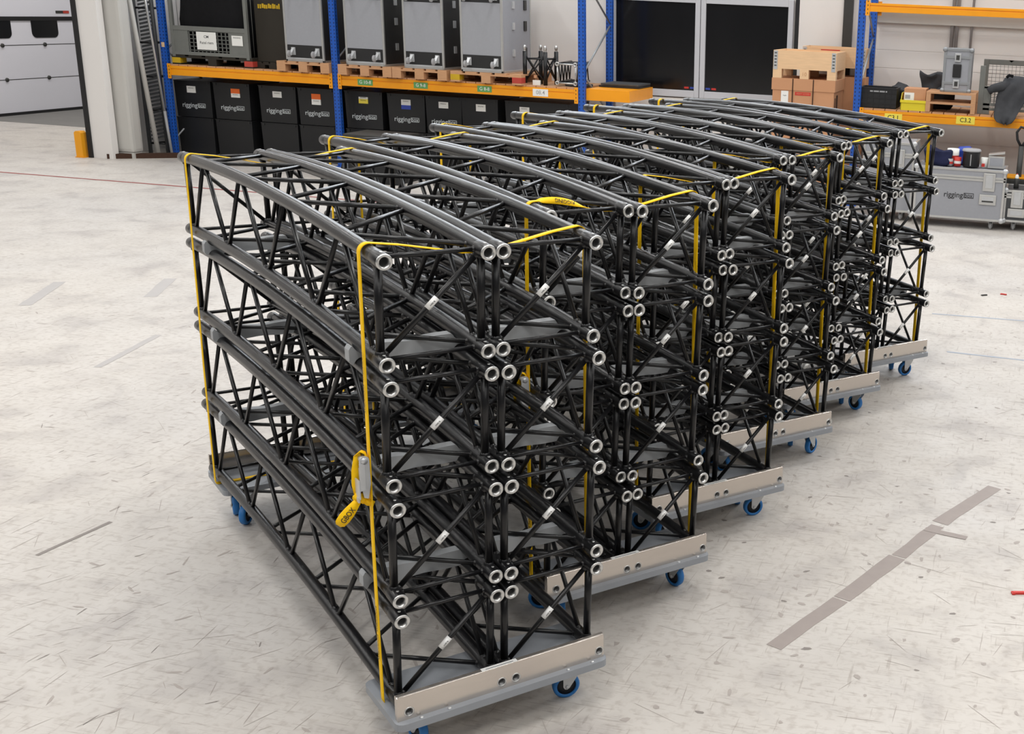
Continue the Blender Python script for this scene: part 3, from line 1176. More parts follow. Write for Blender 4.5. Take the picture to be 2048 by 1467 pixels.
# ------------------------------------------------------------------ upright flight cases
def make_case(name, label, w, dp, h, side, loc, group):
    t = thing(name, label, 'flight case', loc, 0, group)
    mb = MB()
    mb.box((-w / 2 + 0.012, 0.012, 0.012), (w / 2 - 0.012, dp, h - 0.012), M[side])
    mb.build('body', t)
    mb = MB()
    mb.box((-w / 2 + 0.03, 0.004, 0.235), (w / 2 - 0.03, 0.016, h - 0.235), M['laminate'])
    mb.build('front_panel', t)
    mb = MB()
    e = 0.03
    for x in (-w / 2, w / 2 - e):
        mb.box((x, 0, 0), (x + e, e, h), M['alu_edge'], 0.004)
        mb.box((x, dp - e, 0), (x + e, dp, h), M['alu_edge'], 0.004)
    for z in (0, h - e):
        mb.box((-w / 2, 0, z), (w / 2, e, z + e), M['alu_edge'], 0.004)
        for x in (-w / 2, w / 2 - e):
            mb.box((x, 0, z), (x + e, dp, z + e), M['alu_edge'], 0.004)
    mb.build('edge_frame', t)
    for z0, z1 in ((0.055, 0.23), (h - 0.23, h - 0.055)):
        mb = MB()
        mb.box((-w / 2 + 0.03, 0.006, z0), (w / 2 - 0.03, 0.018, z1), M['laminate_black'])
        mb.build('caster_recess', t)
    for z0, z1 in ((0.03, 0.055), (h - 0.055, h - 0.03)):
        mb = MB()
        mb.box((-w / 2 + 0.03, -0.006, z0), (w / 2 - 0.03, 0.01, z1), M['zinc'], 0.003)
        mb.build('edge_strip', t)
    for zc in (0.145, h - 0.145):
        for x in (-w / 2 + 0.075, w / 2 - 0.155):
            mb = MB()
            mb.box((x + 0.02, -0.006, zc - 0.055), (x + 0.085, 0.006, zc + 0.055), M['zinc'], 0.003)
            mb.hexa([(x + 0.03, -0.07, zc - 0.055), (x + 0.07, -0.07, zc - 0.055), (x + 0.07, -0.006, zc - 0.03), (x + 0.03, -0.006, zc - 0.03),
                     (x + 0.03, -0.07, zc - 0.02), (x + 0.07, -0.07, zc - 0.02), (x + 0.07, -0.006, zc + 0.045), (x + 0.03, -0.006, zc + 0.045)], M['zinc'])
            c = mb.build('caster', t)
            mb = MB()
            mb.lathe((x + 0.012, -0.075, zc - 0.035), (1, 0, 0), [(0, 0), (0.035, 0.0), (0.048, 0.006), (0.048, 0.026), (0.035, 0.032), (0, 0.032)], M['grey_plastic'], 18)
            mb.build('caster_wheel', c)
    for z in (0.22, h * 0.5, h - 0.3):
        mb = MB()
        mb.box((w / 2 - 0.014, dp * 0.35, z), (w / 2 + 0.006, dp * 0.35 + 0.07, z + 0.10), M['zinc'], 0.004)
        mb.build('latch', t)
        mb = MB()
        mb.box((w / 2 - 0.014, dp * 0.75, z - 0.02), (w / 2 + 0.006, dp * 0.75 + 0.09, z + 0.12), M['laminate_black'], 0.01)
        mb.build('recessed_handle', t)
    return t


FG = 'tall grey flight cases standing on end on the rack'
make_case('flight_case', 'grey upright flight case on the pallet next to the dark crate', 0.62, 0.85, 1.15, 'laminate_black', (-10.555, 16.22, DZL + 0.145), FG)
fc = make_case('flight_case', 'grey upright flight case with black side above green label G 10-8', 0.62, 0.95, 1.15, 'laminate_black', (-9.56, 16.18, DZL + 0.145), FG)
copy_tree(fc, (-8.64, 16.18, DZL + 0.145), 0, 'grey upright flight case with black side above green label G 9-8')
make_case('flight_case', 'all-grey upright flight case above green label G 8-8', 0.64, 1.0, 1.18, 'laminate', (-7.75, 16.18, DZL + 0.145), FG)

# mesh cage of black cloth, crate beside it
cg = thing('mesh_cage', 'grey steel mesh cage with white papers and black cloth inside', 'cage', (-12.15, 16.26, DZL + 0.145))
cw, cd, chh = 1.30, 0.95, 1.0
for x in (-cw / 2, cw / 2 - 0.05):
    for y in (0, cd - 0.05):
        mb = MB()
        mb.box((x, y, -0.03), (x + 0.05, y + 0.05, chh), M['cage_grey'], 0.005)
        mb.build('corner_post', cg)
mb = MB()
for z0, z1 in ((0.0, 0.05), (0.355, 0.42)):
    mb.box((-cw / 2 + 0.05, 0.0, z0), (cw / 2 - 0.05, 0.04, z1), M['cage_grey'], 0.004)
mb.box((-cw / 2 + 0.05, 0.008, 0.05), (-cw / 2 + 0.29, 0.03, 0.36), M['cage_grey'])
mb.box((cw / 2 - 0.33, 0.008, 0.05), (cw / 2 - 0.05, 0.03, 0.36), M['cage_grey'])
mb.build('front_gate', cg)
mb = MB()
for i in range(10):
    x = -cw / 2 + 0.30 + i * 0.068
    mb.box((x, 0.012, 0.05), (x + 0.012, 0.022, 0.36), M['cage_grey'])
for i in range(6):
    mb.box((-cw / 2 + 0.29, 0.012, 0.07 + i * 0.055), (cw / 2 - 0.33, 0.02, 0.08 + i * 0.055), M['cage_grey'])
mb.build('mesh_panel', cg)
for (x0, x1, z0, z1, tx) in ((-0.21, 0.12, 0.09, 0.345, ('CM', 'Ratel riem')), (0.38, 0.56, 0.17, 0.315, ('RIGGING',))):
    mb = MB()
    mb.box((x0, -0.004, z0), (x1, -0.001, z1), M['white_paper'])
    for q, s_ in enumerate(tx):
        mb.text(s_, FRONT((x0 + x1) / 2, -0.0046, z1 - (0.07 if len(tx) > 1 else 0.03) - q * 0.085), 0.055 if len(tx) > 1 else 0.03, M['grey_cloth'])
    mb.build('white_paper_sign', cg)
mb = MB()
for s in (-1, 1):
    x = s * (cw / 2 - 0.025)
    for i in range(9):
        mb.tube([(x, 0.06 + i * 0.1, 0.0), (x, 0.06 + i * 0.1, chh)], 0.004, M['cage_grey'], 5)
mb.build('side_mesh', cg)


def soft_block(mb, a, b, m, amp, seed):
    rnd = random.Random(seed)
    fs = mb.box(a, b, m)
    bmesh.ops.subdivide_edges(mb.bm, edges=list({e for f in fs for e in f.edges}), cuts=5, use_grid_fill=True)
    import mathutils
    for v in mb.bm.verts:
        nz = mathutils.noise.noise_vector(v.co * 5 + Vector((seed, seed * 2.1, 0)))
        v.co += Vector(nz) * amp
    bmesh.ops.smooth_vert(mb.bm, verts=mb.bm.verts, factor=0.5, use_axis_x=True, use_axis_y=True, use_axis_z=True)
    for f in mb.bm.faces:
        f.smooth = True
        f.material_index = mb.mi(m)


mb = MB()
soft_block(mb, (-12.70, 16.34, DZL + 0.15), (-11.6, 17.1, DZL + 1.1), M['black_cloth'], 0.09, 3)
tag(mb.build('cloth_bundle'), 'black cloth bundle piled inside the grey mesh cage', 'cloth')
mb = MB()
mb.box((-11.46, 16.4, DZL + 0.10), (-10.93, 17.2, DZL + 1.15), M['brown_black'], 0.01)
dk = mb.build('tall_crate')
tag(dk, 'dark brown tall crate between mesh cage and flight case', 'crate')
mb = MB()
rnd = random.Random(4)
for i in range(11):
    x = -11.39 + i * 0.034
    mb.box((x, 16.394, 2.22 + rnd.random() * 0.01), (x + 0.02 + rnd.random() * 0.012, 16.4, 2.27 + rnd.random() * 0.03), M['yellow_paint'])
mb.build('yellow_mark', dk)
make_pallet('wooden_pallet', 'dark low pallet under the dark brown crate', 0.56, 0.85, None, 'brown_black', (-11.2, 16.38, DZL - 0.044), PG)

# truss pieces at the rack's end
ts = thing('truss_segment', 'short black truss piece standing upright with silver spigots on top', 'truss', (-7.03, 16.36, DZL))
pts4 = [(-0.15, 0.0), (0.15, 0.02), (-0.02, 0.26), (0.2, 0.3)]
for i, (x, y) in enumerate(pts4):
    mb = MB()
    mb.tube([(x, y, 0), (x, y, 0.46)], 0.03, M['black_tube'], 12)
    c = mb.build('chord', ts)
    mb = MB()
    mb.lathe((x, y, 0.46), (0, 0, 1), [(0.018, 0), (0.018, 0.03), (0.023, 0.032), (0.020, 0.075), (0.010, 0.085), (0, 0.085)], M['silver'], 12)
    mb.build('spigot', c)
for a, b in ((0, 1), (0, 2), (1, 3), (2, 3)):
    for z0, z1 in ((0.04, 0.42), (0.42, 0.04), (0.36, 0.36)):
        mb = MB()
        mb.tube([(*pts4[a], z0), (*pts4[b], z1)], 0.011, M['black_tube'], 8)
        mb.build('web_brace', ts)
mb = MB()
mb.box((-0.02, -0.04, 0.0), (0.09, -0.005, 0.07), M['white_paper'], 0.004)
mb.box((0.0, -0.043, 0.1), (0.04, -0.01, 0.14), M['cardboard'])
mb.build('paper_tag', ts)

t2 = thing('truss_segment', 'short black truss piece lying flat with silver end frame', 'truss', (-6.54, 16.3, DZL + 0.02))
q4 = [(-0.135, 0.03), (0.135, 0.03), (0.135, 0.29), (-0.135, 0.29)]
for (x, z) in q4:
    mb = MB()
    mb.tube([(x, 0.02, z), (x - 0.1, 0.8, z)], 0.02, M['black_tube'], 12)
    c = mb.build('chord', t2)
    mb = MB()
    mb.lathe((x, 0.02, z), (0, -1, 0), [(0.021, 0), (0.03, 0.0), (0.03, 0.018), (0.016, 0.018), (0.016, 0.0)], M['silver'], 16)
    mb.build('end_coupler', c)
for i in range(4):
    a, b = q4[i], q4[(i + 1) % 4]
    mb = MB()
    mb.tube([(a[0], 0.02, a[1]), (b[0], 0.02, b[1])], 0.011, M['silver'], 10)
    mb.build('end_strut', t2)
    for k in range(4):
        mb = MB()
        pa = (a[0] - 0.0125 - 0.025 * k, 0.1 + 0.18 * k, a[1])
        pb = (b[0] - 0.025 - 0.025 * k, 0.19 + 0.18 * k, b[1])
        mb.tube([pa, pb], 0.009, M['black_tube'], 6)
        mb.build('web_brace', t2)
        mb = MB()
        mb.tube([pb, (a[0] - 0.037 - 0.025 * k, 0.28 + 0.18 * k, a[1])], 0.009, M['black_tube'], 6)
        mb.build('web_brace', t2)
mb = MB()
mb.lathe((-6.47, 16.62, DZL), (0, 0, 1), [(0, 0), (0.19, 0), (0.2, 0.01), (0.2, 0.03), (0, 0.03)], M['grey_cloth'], 24)
tag(mb.build('base_plate'), 'round dark base plate beneath the lying truss piece', 'plate')
for i in range(2):
    mb = MB()
    mb.box((-6.22 + 0.03 * i, 16.75, DZL + 0.03 * i), (-5.62, 17.3, DZL + 0.03 * i + 0.025), M['mesh_dark'] if i else M['laminate_black'], 0.004)
    tag(mb.build('flat_panel'), ('upper thin grey' if i else 'lower thin black') + ' panel lying past the blue post at the rack end', 'panel')
mb = MB()
mb.box((-6.24, 16.3, BZ0), (-5.60, 17.35, BZ1 + 0.02), M['rack_orange'], 0.004)
tag(mb.build('beam_offcut'), 'orange steel shelf beyond the third blue post', 'shelf')


# ------------------------------------------------------------------ black bins under the rack
def logo(mb, x, y, z, w, ink='logo', h=None):
    """word 'rigging' in heavy letters and 'box' inside an outlined plate"""
    h = h or w * 0.19
    mb.text_fit('rigging', FRONT(x - w * 0.175, y, z), w * 0.64, h * 1.3, M[ink])
    x0, x1 = x + w * 0.165, x + w * 0.5
    t = h * 0.09
    z0, z1 = z - h * 0.42, z + h * 0.42
    mb.box((x0, y, z0), (x1, y + 0.001, z0 + t), M[ink])
    mb.box((x0, y, z1 - t), (x1, y + 0.001, z1), M[ink])
    mb.box((x0, y, z0), (x0 + t, y + 0.001, z1), M[ink])
    mb.box((x1 - t, y, z0), (x1, y + 0.001, z1), M[ink])
    mb.text_fit('box', FRONT((x0 + x1) / 2, y, z), w * 0.27, h * 1.05, M[ink])


def make_bin(label, loc, w, sticker=None, withlogo=True, hgt=0.535):
    t = thing('storage_bin', label, 'bin', loc, 0, 'black storage bins under the long rack')
    mb = MB()
    a = 0.012
    mb.hexa([(-w / 2 + a, a, 0), (w / 2 - a, a, 0), (w / 2 - a, 0.76 - a, 0), (-w / 2 + a, 0.76 - a, 0),
             (-w / 2, 0, hgt), (w / 2, 0, hgt), (w / 2, 0.76, hgt), (-w / 2, 0.76, hgt)], M['bin'])
    mb.build('tub', t)
    mb = MB()
    mb.box((-w / 2 - 0.006, -0.008, hgt), (w / 2 + 0.006, 0.768, hgt + 0.012), M['bin'], 0.004)
    for x in (-w / 2 + 0.03, w / 2 - 0.06):
        mb.box((x, -0.01, hgt - 0.03), (x + 0.03, 0.0, hgt + 0.01), M['laminate_black'], 0.003)
    mb.build('lid', t)
    if withlogo:
        mb = MB()
        logo(mb, 0.0, -0.0005 + a * 0.65 - 0.004, hgt * 0.33, 0.40)
        mb.build('printed_logo', t)
    if sticker:
        cols, sx = sticker
        z1 = hgt * 0.87
        for i, (col, hh) in enumerate(cols):
            mb = MB()
            mb.box((sx - 0.075, -0.006, z1 - hh), (sx + 0.075, 0.01, z1), M[col], 0.002)
            if col != 'blue_paper' and col != 'orange_paper':
                mb.text('RIGGING', FRONT(sx, -0.0068, z1 - hh * 0.3), 0.022, M['ink'])
            mb.build('label_sticker', t)
            z1 -= hh
    return t


W1 = [('white_paper', 0.09)]
bins = [(-12.70, 0.63, [('white_paper', 0.10)], 'first column by the blue end post', -0.02, True),
        (-12.03, 0.62, [('orange_paper', 0.07), ('white_paper', 0.06)], 'second column from the end post, orange sticker', 0.07, True),
        (-11.25, 0.62, W1, 'third column from the end post, white sticker', 0.0, True),
        (-10.60, 0.61, [('orange_paper', 0.08), ('white_paper', 0.08)], 'fourth column, orange and white sticker', 0.0, True),
        (-9.82, 0.61, [('white_paper', 0.03), ('yellow_paper', 0.065)], 'yellow-stickered column right after the second blue post', -0.0, True),
        (-9.13, 0.60, [('white_paper', 0.08), ('blue_paper', 0.06)], 'blue-stickered column', 0.0, True),
        (-8.53, 0.57, W1, 'white-stickered column after the blue sticker', 0.0, True),
        (-7.96, 0.57, [('white_paper', 0.10)], 'plain white-stickered column without print', 0.02, False),
        (-7.06, 1.0, [('white_paper', 0.08)], 'wide column at the rack end', -0.2, False)]
for i, (x, w, st, nm, sx, lg) in enumerate(bins):
    nm = nm.replace(' right after', ' just after')
    make_bin('upper black storage bin, ' + nm, (x, 16.5, 0.56), w, (st, sx), lg)
    make_bin('lower black storage bin, ' + nm, (x, 16.5, 0.005), w, None, False)

# ------------------------------------------------------------------ crates and goods by the dark windows
cb = thing('cardboard_box', 'big brown strapped cardboard box with red print under the pine crate', 'box', (-3.12, 16.2, 0.0))
mb = MB()
mb.box((-0.42, 0.01, 0.16), (0.42, 0.78, 1.52), M['cardboard'])
mb.build('carton', cb)
mb = MB()
mb.box((-0.435, 0.0, 1.50), (0.435, 0.79, 1.655), M['cardboard'], 0.004)
mb.build('lid', cb)
for x in (-0.15, 0.13):
    mb = MB()
    mb.box((x, -0.004, 0.16), (x + 0.014, 0.0, 1.655), M['wood_dark'])
    mb.build('packing_strap', cb)
mb = MB()
mb.box((-0.30, 0.002, 1.30), (-0.20, 0.009, 1.49), M['white_paper'])
mb.text('fragile', FRONT(-0.25, 0.0015, 1.43), 0.02, M['ink'])
mb.build('white_sticker', cb)
mb = MB()
mb.box((-0.11, 0.006, 1.44), (0.105, 0.0095, 1.482), M['red_plastic'])
mb.text('HEAVY GOODS', FRONT(0, 0.0055, 1.461), 0.026, M['cardboard'])
mb.build('red_print', cb)
mb = MB()
for x in (0.4205,):
    mb.box((x, 0.1, 1.2), (x + 0.002, 0.16, 1.42), M['wood_dark'])
    mb.box((x, 0.22, 1.25), (x + 0.002, 0.34, 1.45), M['wood_dark'])
mb.build('side_print', cb)
for x in (-0.42, -0.07, 0.28):
    mb = MB()
    mb.box((x, 0.0, 0), (x + 0.14, 0.78, 0.16), M['wood'])
    mb.build('skid', cb)


def collar(name, label, loc, w, dp, z0, h, openings):
    t = thing(name, label, 'crate', loc, 0, 'pine pallet-collar crates')
    th = 0.02
    if openings:
        for i in range(3):
            for y in (0, dp - 0.1):
                x = (-w / 2 + 0.0, -0.06, w / 2 - 0.12)[i]
                mb = MB()
                mb.box((x, y, 0), (x + 0.12, y + 0.1, 0.12), M['wood_new'])
                if i == 1 and y == 0:
                    mb.text('10', FRONT(x + 0.06, y - 0.001, 0.06), 0.07, M['wood'])
                mb.build('block', t)
        mb = MB()
        mb.box((-w / 2, 0, 0.12), (w / 2, dp, 0.14), M['wood_new'])
        mb.build('deck_board', t)
    z = 0.14 if openings else z0
    for a, b in (((-w / 2, 0, z), (w / 2, th, z + h)), ((-w / 2, dp - th, z), (w / 2, dp, z + h)), ((-w / 2, th, z), (-w / 2 + th, dp - th, z + h)), ((w / 2 - th, th, z), (w / 2, dp - th, z + h))):
        mb = MB()
        mb.box(a, b, M['wood_new'], 0.002)
        mb.build('side_board', t)
    for x in (-w / 2 + 0.005, w / 2 - 0.065):
        mb = MB()
        mb.box((x, -0.004, z - 0.03), (x + 0.055, 0.0, z + h - 0.005), M['zinc'], 0.001)
        for k in range(5):
            mb.box((x + 0.012, -0.006, z + 0.015 + k * h / 5.4), (x + 0.043, -0.004, z + 0.028 + k * h / 5.4), M['dark_steel'])
        mb.build('corner_hinge', t)
    return t


collar('pallet_crate', 'pine crate with steel corner hinges on top of the brown box', (-3.115, 16.2, 1.656), 0.86, 0.78, 0, 0.22, True)
bk2 = thing('cardboard_box', 'second brown cardboard box behind the strapped one', 'box', (-2.86, 17.02, 0.0))
mb = MB()
mb.box((-0.42, 0, 0.0), (0.46, 0.5, 1.67), M['cardboard'], 0.004)
mb.build('carton', bk2)
mb = MB()
mb.box((0.4605, 0.08, 1.25), (0.463, 0.2, 1.45), M['white_paper'])
mb.build('white_sticker', bk2)
collar('pallet_crate', 'second pine crate behind the front one, red strip on its board', (-2.86, 17.02, 1.671), 0.9, 0.5, 0, 0.25, True)
mb = MB()
mb.box((-3.05, 17.012, 1.98), (-2.78, 17.019, 2.03), M['red_plastic'])
tag(mb.build('red_tag'), 'red strip stuck on the rear pine crate', 'tag')

# ------------------------------------------------------------------ goods on the C3 rack
ct = thing('folding_crate', 'black plastic folding crate at the start of the C3 shelf', 'crate', (-2.12, 16.32, DZR))
cwid, cdep, chg = 0.50, 0.42, 0.27
for nm, a, b in (('side_wall', (-cwid / 2, 0, 0), (cwid / 2, 0.02, chg)), ('side_wall', (-cwid / 2, cdep - 0.02, 0), (cwid / 2, cdep, chg)),
                 ('side_wall', (-cwid / 2, 0.02, 0), (-cwid / 2 + 0.02, cdep - 0.02, chg)), ('side_wall', (cwid / 2 - 0.02, 0.02, 0), (cwid / 2, cdep - 0.02, chg)),
                 ('bottom', (-cwid / 2, 0, 0), (cwid / 2, cdep, 0.01))):
    mb = MB()
    mb.box(a, b, M['black_plastic'], 0.003)
    if a[1] == 0 and nm == 'side_wall':
        for i in range(6):
            mb.box((-cwid / 2 + 0.02 + i * 0.08, -0.006, 0.02), (-cwid / 2 + 0.03 + i * 0.08, 0.0, chg - 0.02), M['black_plastic'])
        for z in (0.06, 0.13, 0.2, chg - 0.015):
            mb.box((-cwid / 2, -0.008, z), (cwid / 2, 0.0, z + 0.012), M['black_plastic'])
        mb.box((-0.11, -0.004, 0.2), (0.12, -0.001, 0.23), M['grey_plastic'])
    mb.build(nm, ct)
yb = thing('picking_bin', 'yellow open-front picking bin holding a small carton', 'bin', (-1.635, 16.26, DZR))
mb = MB()
th = 0.008
bw = 0.34
mb.box((-bw / 2, 0.03, 0), (bw / 2, 0.45, th), M['bin_yellow'])
mb.box((-bw / 2, 0.0, 0.0), (bw / 2, 0.012, 0.10), M['bin_yellow'], 0.002)
mb.box((-bw / 2 - 0.006, -0.012, 0.10), (bw / 2 + 0.006, 0.014, 0.135), M['bin_yellow'], 0.003)
for x in (-bw / 2, bw / 2 - th):
    mb.prism([(0.0, 0.0), (0.45, 0.0), (0.45, 0.22), (0.10, 0.22), (0.0, 0.13)], x, x + th, M['bin_yellow'], 'yz')
mb.box((-bw / 2, 0.44, 0), (bw / 2, 0.45, 0.22), M['bin_yellow'])
mb.build('tub', yb)
sb = thing('cardboard_box', 'small brown carton sitting in the yellow picking bin', 'box', (-1.625, 16.30, DZR + 0.05))
mb = MB()
mb.box((-0.145, 0, 0), (0.145, 0.36, 0.235), M['cardboard'], 0.003)
mb.build('carton', sb)
mb = MB()
mb.box((-0.14, -0.002, 0.06), (-0.01, 0.0, 0.18), M['white_paper'])
mb.box((-0.13, -0.0025, 0.10), (-0.06, -0.002, 0.15), M['grey_plastic'])
mb.build('address_label', sb)
mb = MB()
soft_block(mb, (-1.98, 16.8, DZR + 0.002), (-1.2, 17.2, DZR + 0.27), M['grey_cloth'], 0.16, 8)
soft_b = mb.build('cloth_bag')
tag(soft_b, 'dark grey cloth bag slumped behind the small carton', 'bag')
mb = MB()
soft_block(mb, (-1.60, 16.86, DZR + 0.2), (-1.28, 17.12, DZR + 0.48), M['grey_cloth'], 0.13, 12)
mb.build('bag_top', soft_b)

for i in range(2):
    lo = 0.0 if i == 0 else 0.132
    t = thing('small_pallet', ('lower' if i == 0 else 'upper') + ' half-size wooden pallet under the silver case', 'pallet', (-1.145, 16.24, DZR + lo), 0, 'half-size pallets under the silver case')
    for x in (-0.325, 0.265):
        mb = MB()
        mb.box((x, 0, 0), (x + 0.06, 0.8, 0.105), M['wood'], 0.003)
        mb.build('bearer', t)
    for j in range(5):
        mb = MB()
        mb.box((-0.325, j * 0.17, 0.105), (0.325, j * 0.17 + 0.12, 0.131), M['wood'], 0.002)
        mb.build('top_board', t)

ZS = DZR + 0.264
sc_ = thing('flight_case', 'small silver flight case standing on the half-size pallets', 'flight case', (-1.10, 16.32, ZS))
w, dp, h = 0.37, 0.36, 0.56
mb = MB()
mb.box((-w / 2 + 0.01, 0.01, 0.01), (w / 2 - 0.01, dp - 0.01, h - 0.01), M['laminate'])
mb.build('body', sc_)
mb = MB()
e = 0.035
for x in (-w / 2, w / 2 - e):
    for y in (0, dp - e):
        mb.box((x, y, 0), (x + e, y + e, h), M['galv'], 0.006)
for z in (0, h - e):
    for y in (0, dp - e):
        mb.box((-w / 2, y, z), (w / 2, y + e, z + e), M['galv'], 0.006)
    for x in (-w / 2, w / 2 - e):
        mb.box((x, 0, z), (x + e, dp, z + e), M['galv'], 0.006)
for z in (0.1, h - 0.13):
    mb.box((-w / 2, -0.002, z), (w / 2, 0.012, z + 0.035), M['galv'], 0.003)
mb.build('edge_frame', sc_)
mb = MB()
mb.box((-0.055, -0.012, 0.19), (0.055, 0.012, 0.36), M['black_plastic'], 0.012)
mb.build('carry_handle', sc_)
for z in (0.055, h - 0.17):
    mb = MB()
    mb.box((-0.04, -0.012, z), (0.04, 0.012, z + 0.11), M['zinc'], 0.006)
    mb.box((-0.022, -0.018, z + 0.025), (0.022, -0.01, z + 0.085), M['dark_steel'], 0.004)
    mb.build('latch', sc_)
for x in (-w / 2, w / 2):
    for z in (0, h):
        mb = MB()
        mb.lathe((x * 0.94, 0.012, z + (0.02 if z == 0 else -0.02)), (0, -1, 0), [(0.032, 0), (0.03, 0.015), (0.018, 0.024), (0, 0.026)], M['galv'], 12)
        mb.build('ball_corner', sc_)

c2 = thing('mesh_cage', 'grey steel mesh cage on the C3 shelf with jacket over its gate', 'cage', (-0.17, 16.4, DZR))
cw, cd, chh = 1.26, 0.85, 0.68
for x in (-cw / 2, cw / 2 - 0.07):
    for y in (0, cd - 0.06):
        mb = MB()
        mb.box((x, y, 0), (x + 0.07, y + 0.06, chh - (0.0 if y else 0.06)), M['cage_grey'], 0.006)
        mb.build('corner_post', c2)
for y in (cd - 0.05,):
    mb = MB()
    mb.prism([(-cw / 2, chh - 0.06), (-cw / 2 + 0.04, chh), (-0.3, chh), (-0.26, chh - 0.03), (-0.22, chh), (cw / 2, chh), (cw / 2, chh - 0.07), (-cw / 2, chh - 0.07)], y, y + 0.05, M['cage_grey'])
    mb.build('top_rail', c2)
mb = MB()
for i in range(22):
    x = -cw / 2 + 0.07 + i * 0.053
    mb.tube([(x, cd - 0.03, 0.02), (x, cd - 0.03, chh - 0.06)], 0.0028, M['cage_grey'], 5)
for i in range(12):
    z = 0.04 + i * 0.05
    mb.tube([(-cw / 2 + 0.06, cd - 0.03, z), (cw / 2 - 0.06, cd - 0.03, z)], 0.0028, M['cage_grey'], 5)
mb.build('rear_mesh', c2)
mb = MB()
mb.box((-cw / 2 + 0.07, 0.0, 0.0), (-cw / 2 + 0.16, 0.03, 0.36), M['cage_grey'], 0.004)
for z in (0.05, 0.11, 0.33):
    mb.box((-cw / 2 + 0.07, 0.0, z), (cw / 2 - 0.07, 0.03, z + 0.035), M['cage_grey'], 0.004)
for i in range(20):
    x = -cw / 2 + 0.16 + i * 0.05
    mb.box((x, 0.01, 0.14), (x + 0.01, 0.018, 0.34), M['cage_grey'])
for i in range(4):
    mb.box((-cw / 2 + 0.16, 0.01, 0.17 + 0.045 * i), (cw / 2 - 0.07, 0.018, 0.178 + 0.045 * i), M['cage_grey'])
mb.build('front_gate', c2)

# jacket hung over the cage gate
jk = thing('jacket', 'charcoal jacket hanging over the mesh cage and the shelf edge', 'jacket', (-0.42, 16.36, DZR))


def cloth_sheet(mb, rows, m, th=0.035):
    """rows of (x0, x1, y, z): a hanging sheet with folds and thickness"""
    n = 12
    grid = []
    for r, (x0, x1, y, z) in enumerate(rows):
        line = []
        for i in range(n + 1):
            f = i / n
            fold = 0.016 * math.sin(f * 13 + r * 0.7) + 0.01 * math.sin(f * 5 - r)
            line.append((x0 + (x1 - x0) * f, y + fold, z + 0.006 * math.sin(f * 9 + r)))
        grid.append(line)
    fr = [[mb.v((p[0], p[1] - th / 2, p[2])) for p in l] for l in grid]
    ba = [[mb.v((p[0], p[1] + th / 2, p[2])) for p in l] for l in grid]
    R = len(rows)
    for r in range(R - 1):
        for i in range(n):
            mb.face([fr[r][i], fr[r][i + 1], fr[r + 1][i + 1], fr[r + 1][i]], m, True)
            mb.face([ba[r][i + 1], ba[r][i], ba[r + 1][i], ba[r + 1][i + 1]], m, True)
    for r in range(R - 1):
        mb.face([fr[r][0], fr[r + 1][0], ba[r + 1][0], ba[r][0]], m, True)
        mb.face([fr[r + 1][n], fr[r][n], ba[r][n], ba[r + 1][n]], m, True)
    for i in range(n):
        mb.face([fr[0][i + 1], fr[0][i], ba[0][i], ba[0][i + 1]], m, True)
        mb.face([fr[R - 1][i], fr[R - 1][i + 1], ba[R - 1][i + 1], ba[R - 1][i]], m, True)


mb = MB()
cloth_sheet(mb, [(-0.02, 0.55, 0.16, 0.50), (-0.06, 0.52, 0.02, 0.47), (-0.10, 0.36, -0.03, 0.36), (-0.14, 0.27, -0.04, 0.24), (-0.15, 0.2, -0.05, 0.12), (-0.15, 0.15, -0.15, 0.02), (-0.135, 0.13, -0.185, -0.03), (-0.10, 0.09, -0.19, -0.075), (-0.02, 0.03, -0.185, -0.1)], M['grey_cloth'])
mb.build('body', jk)
mb = MB()
mb.tube([(0.0, 0.02, 0.40), (-0.08, -0.03, 0.37), (-0.19, -0.05, 0.345), (-0.25, -0.05, 0.30)], 0.06, M['grey_cloth'], 10, True, [0.06, 0.065, 0.055, 0.045])
mb.build('sleeve', jk)
mb = MB()
mb.tube([(-0.03, -0.02, 0.49), (0.0, -0.03, 0.52), (0.05, -0.02, 0.505)], 0.02, M['black_cloth'], 8)
mb.build('collar', jk)

# cable conduits on the wall
for i, (x, r) in enumerate(((-1.30, 0.026), (-1.235, 0.026), (-1.03, 0.018))):
    mb = MB()
    mb.tube([(x, 17.61, 2.0), (x, 17.61, 6.5)], r, M['grey_plastic'], 10)
    pp = tag(mb.build('conduit_pipe'), ('first grey', 'middle grey', 'thin grey')[i] + ' vertical conduit pipe on the wall behind the silver case', 'pipe', 'conduit pipes on the wall')


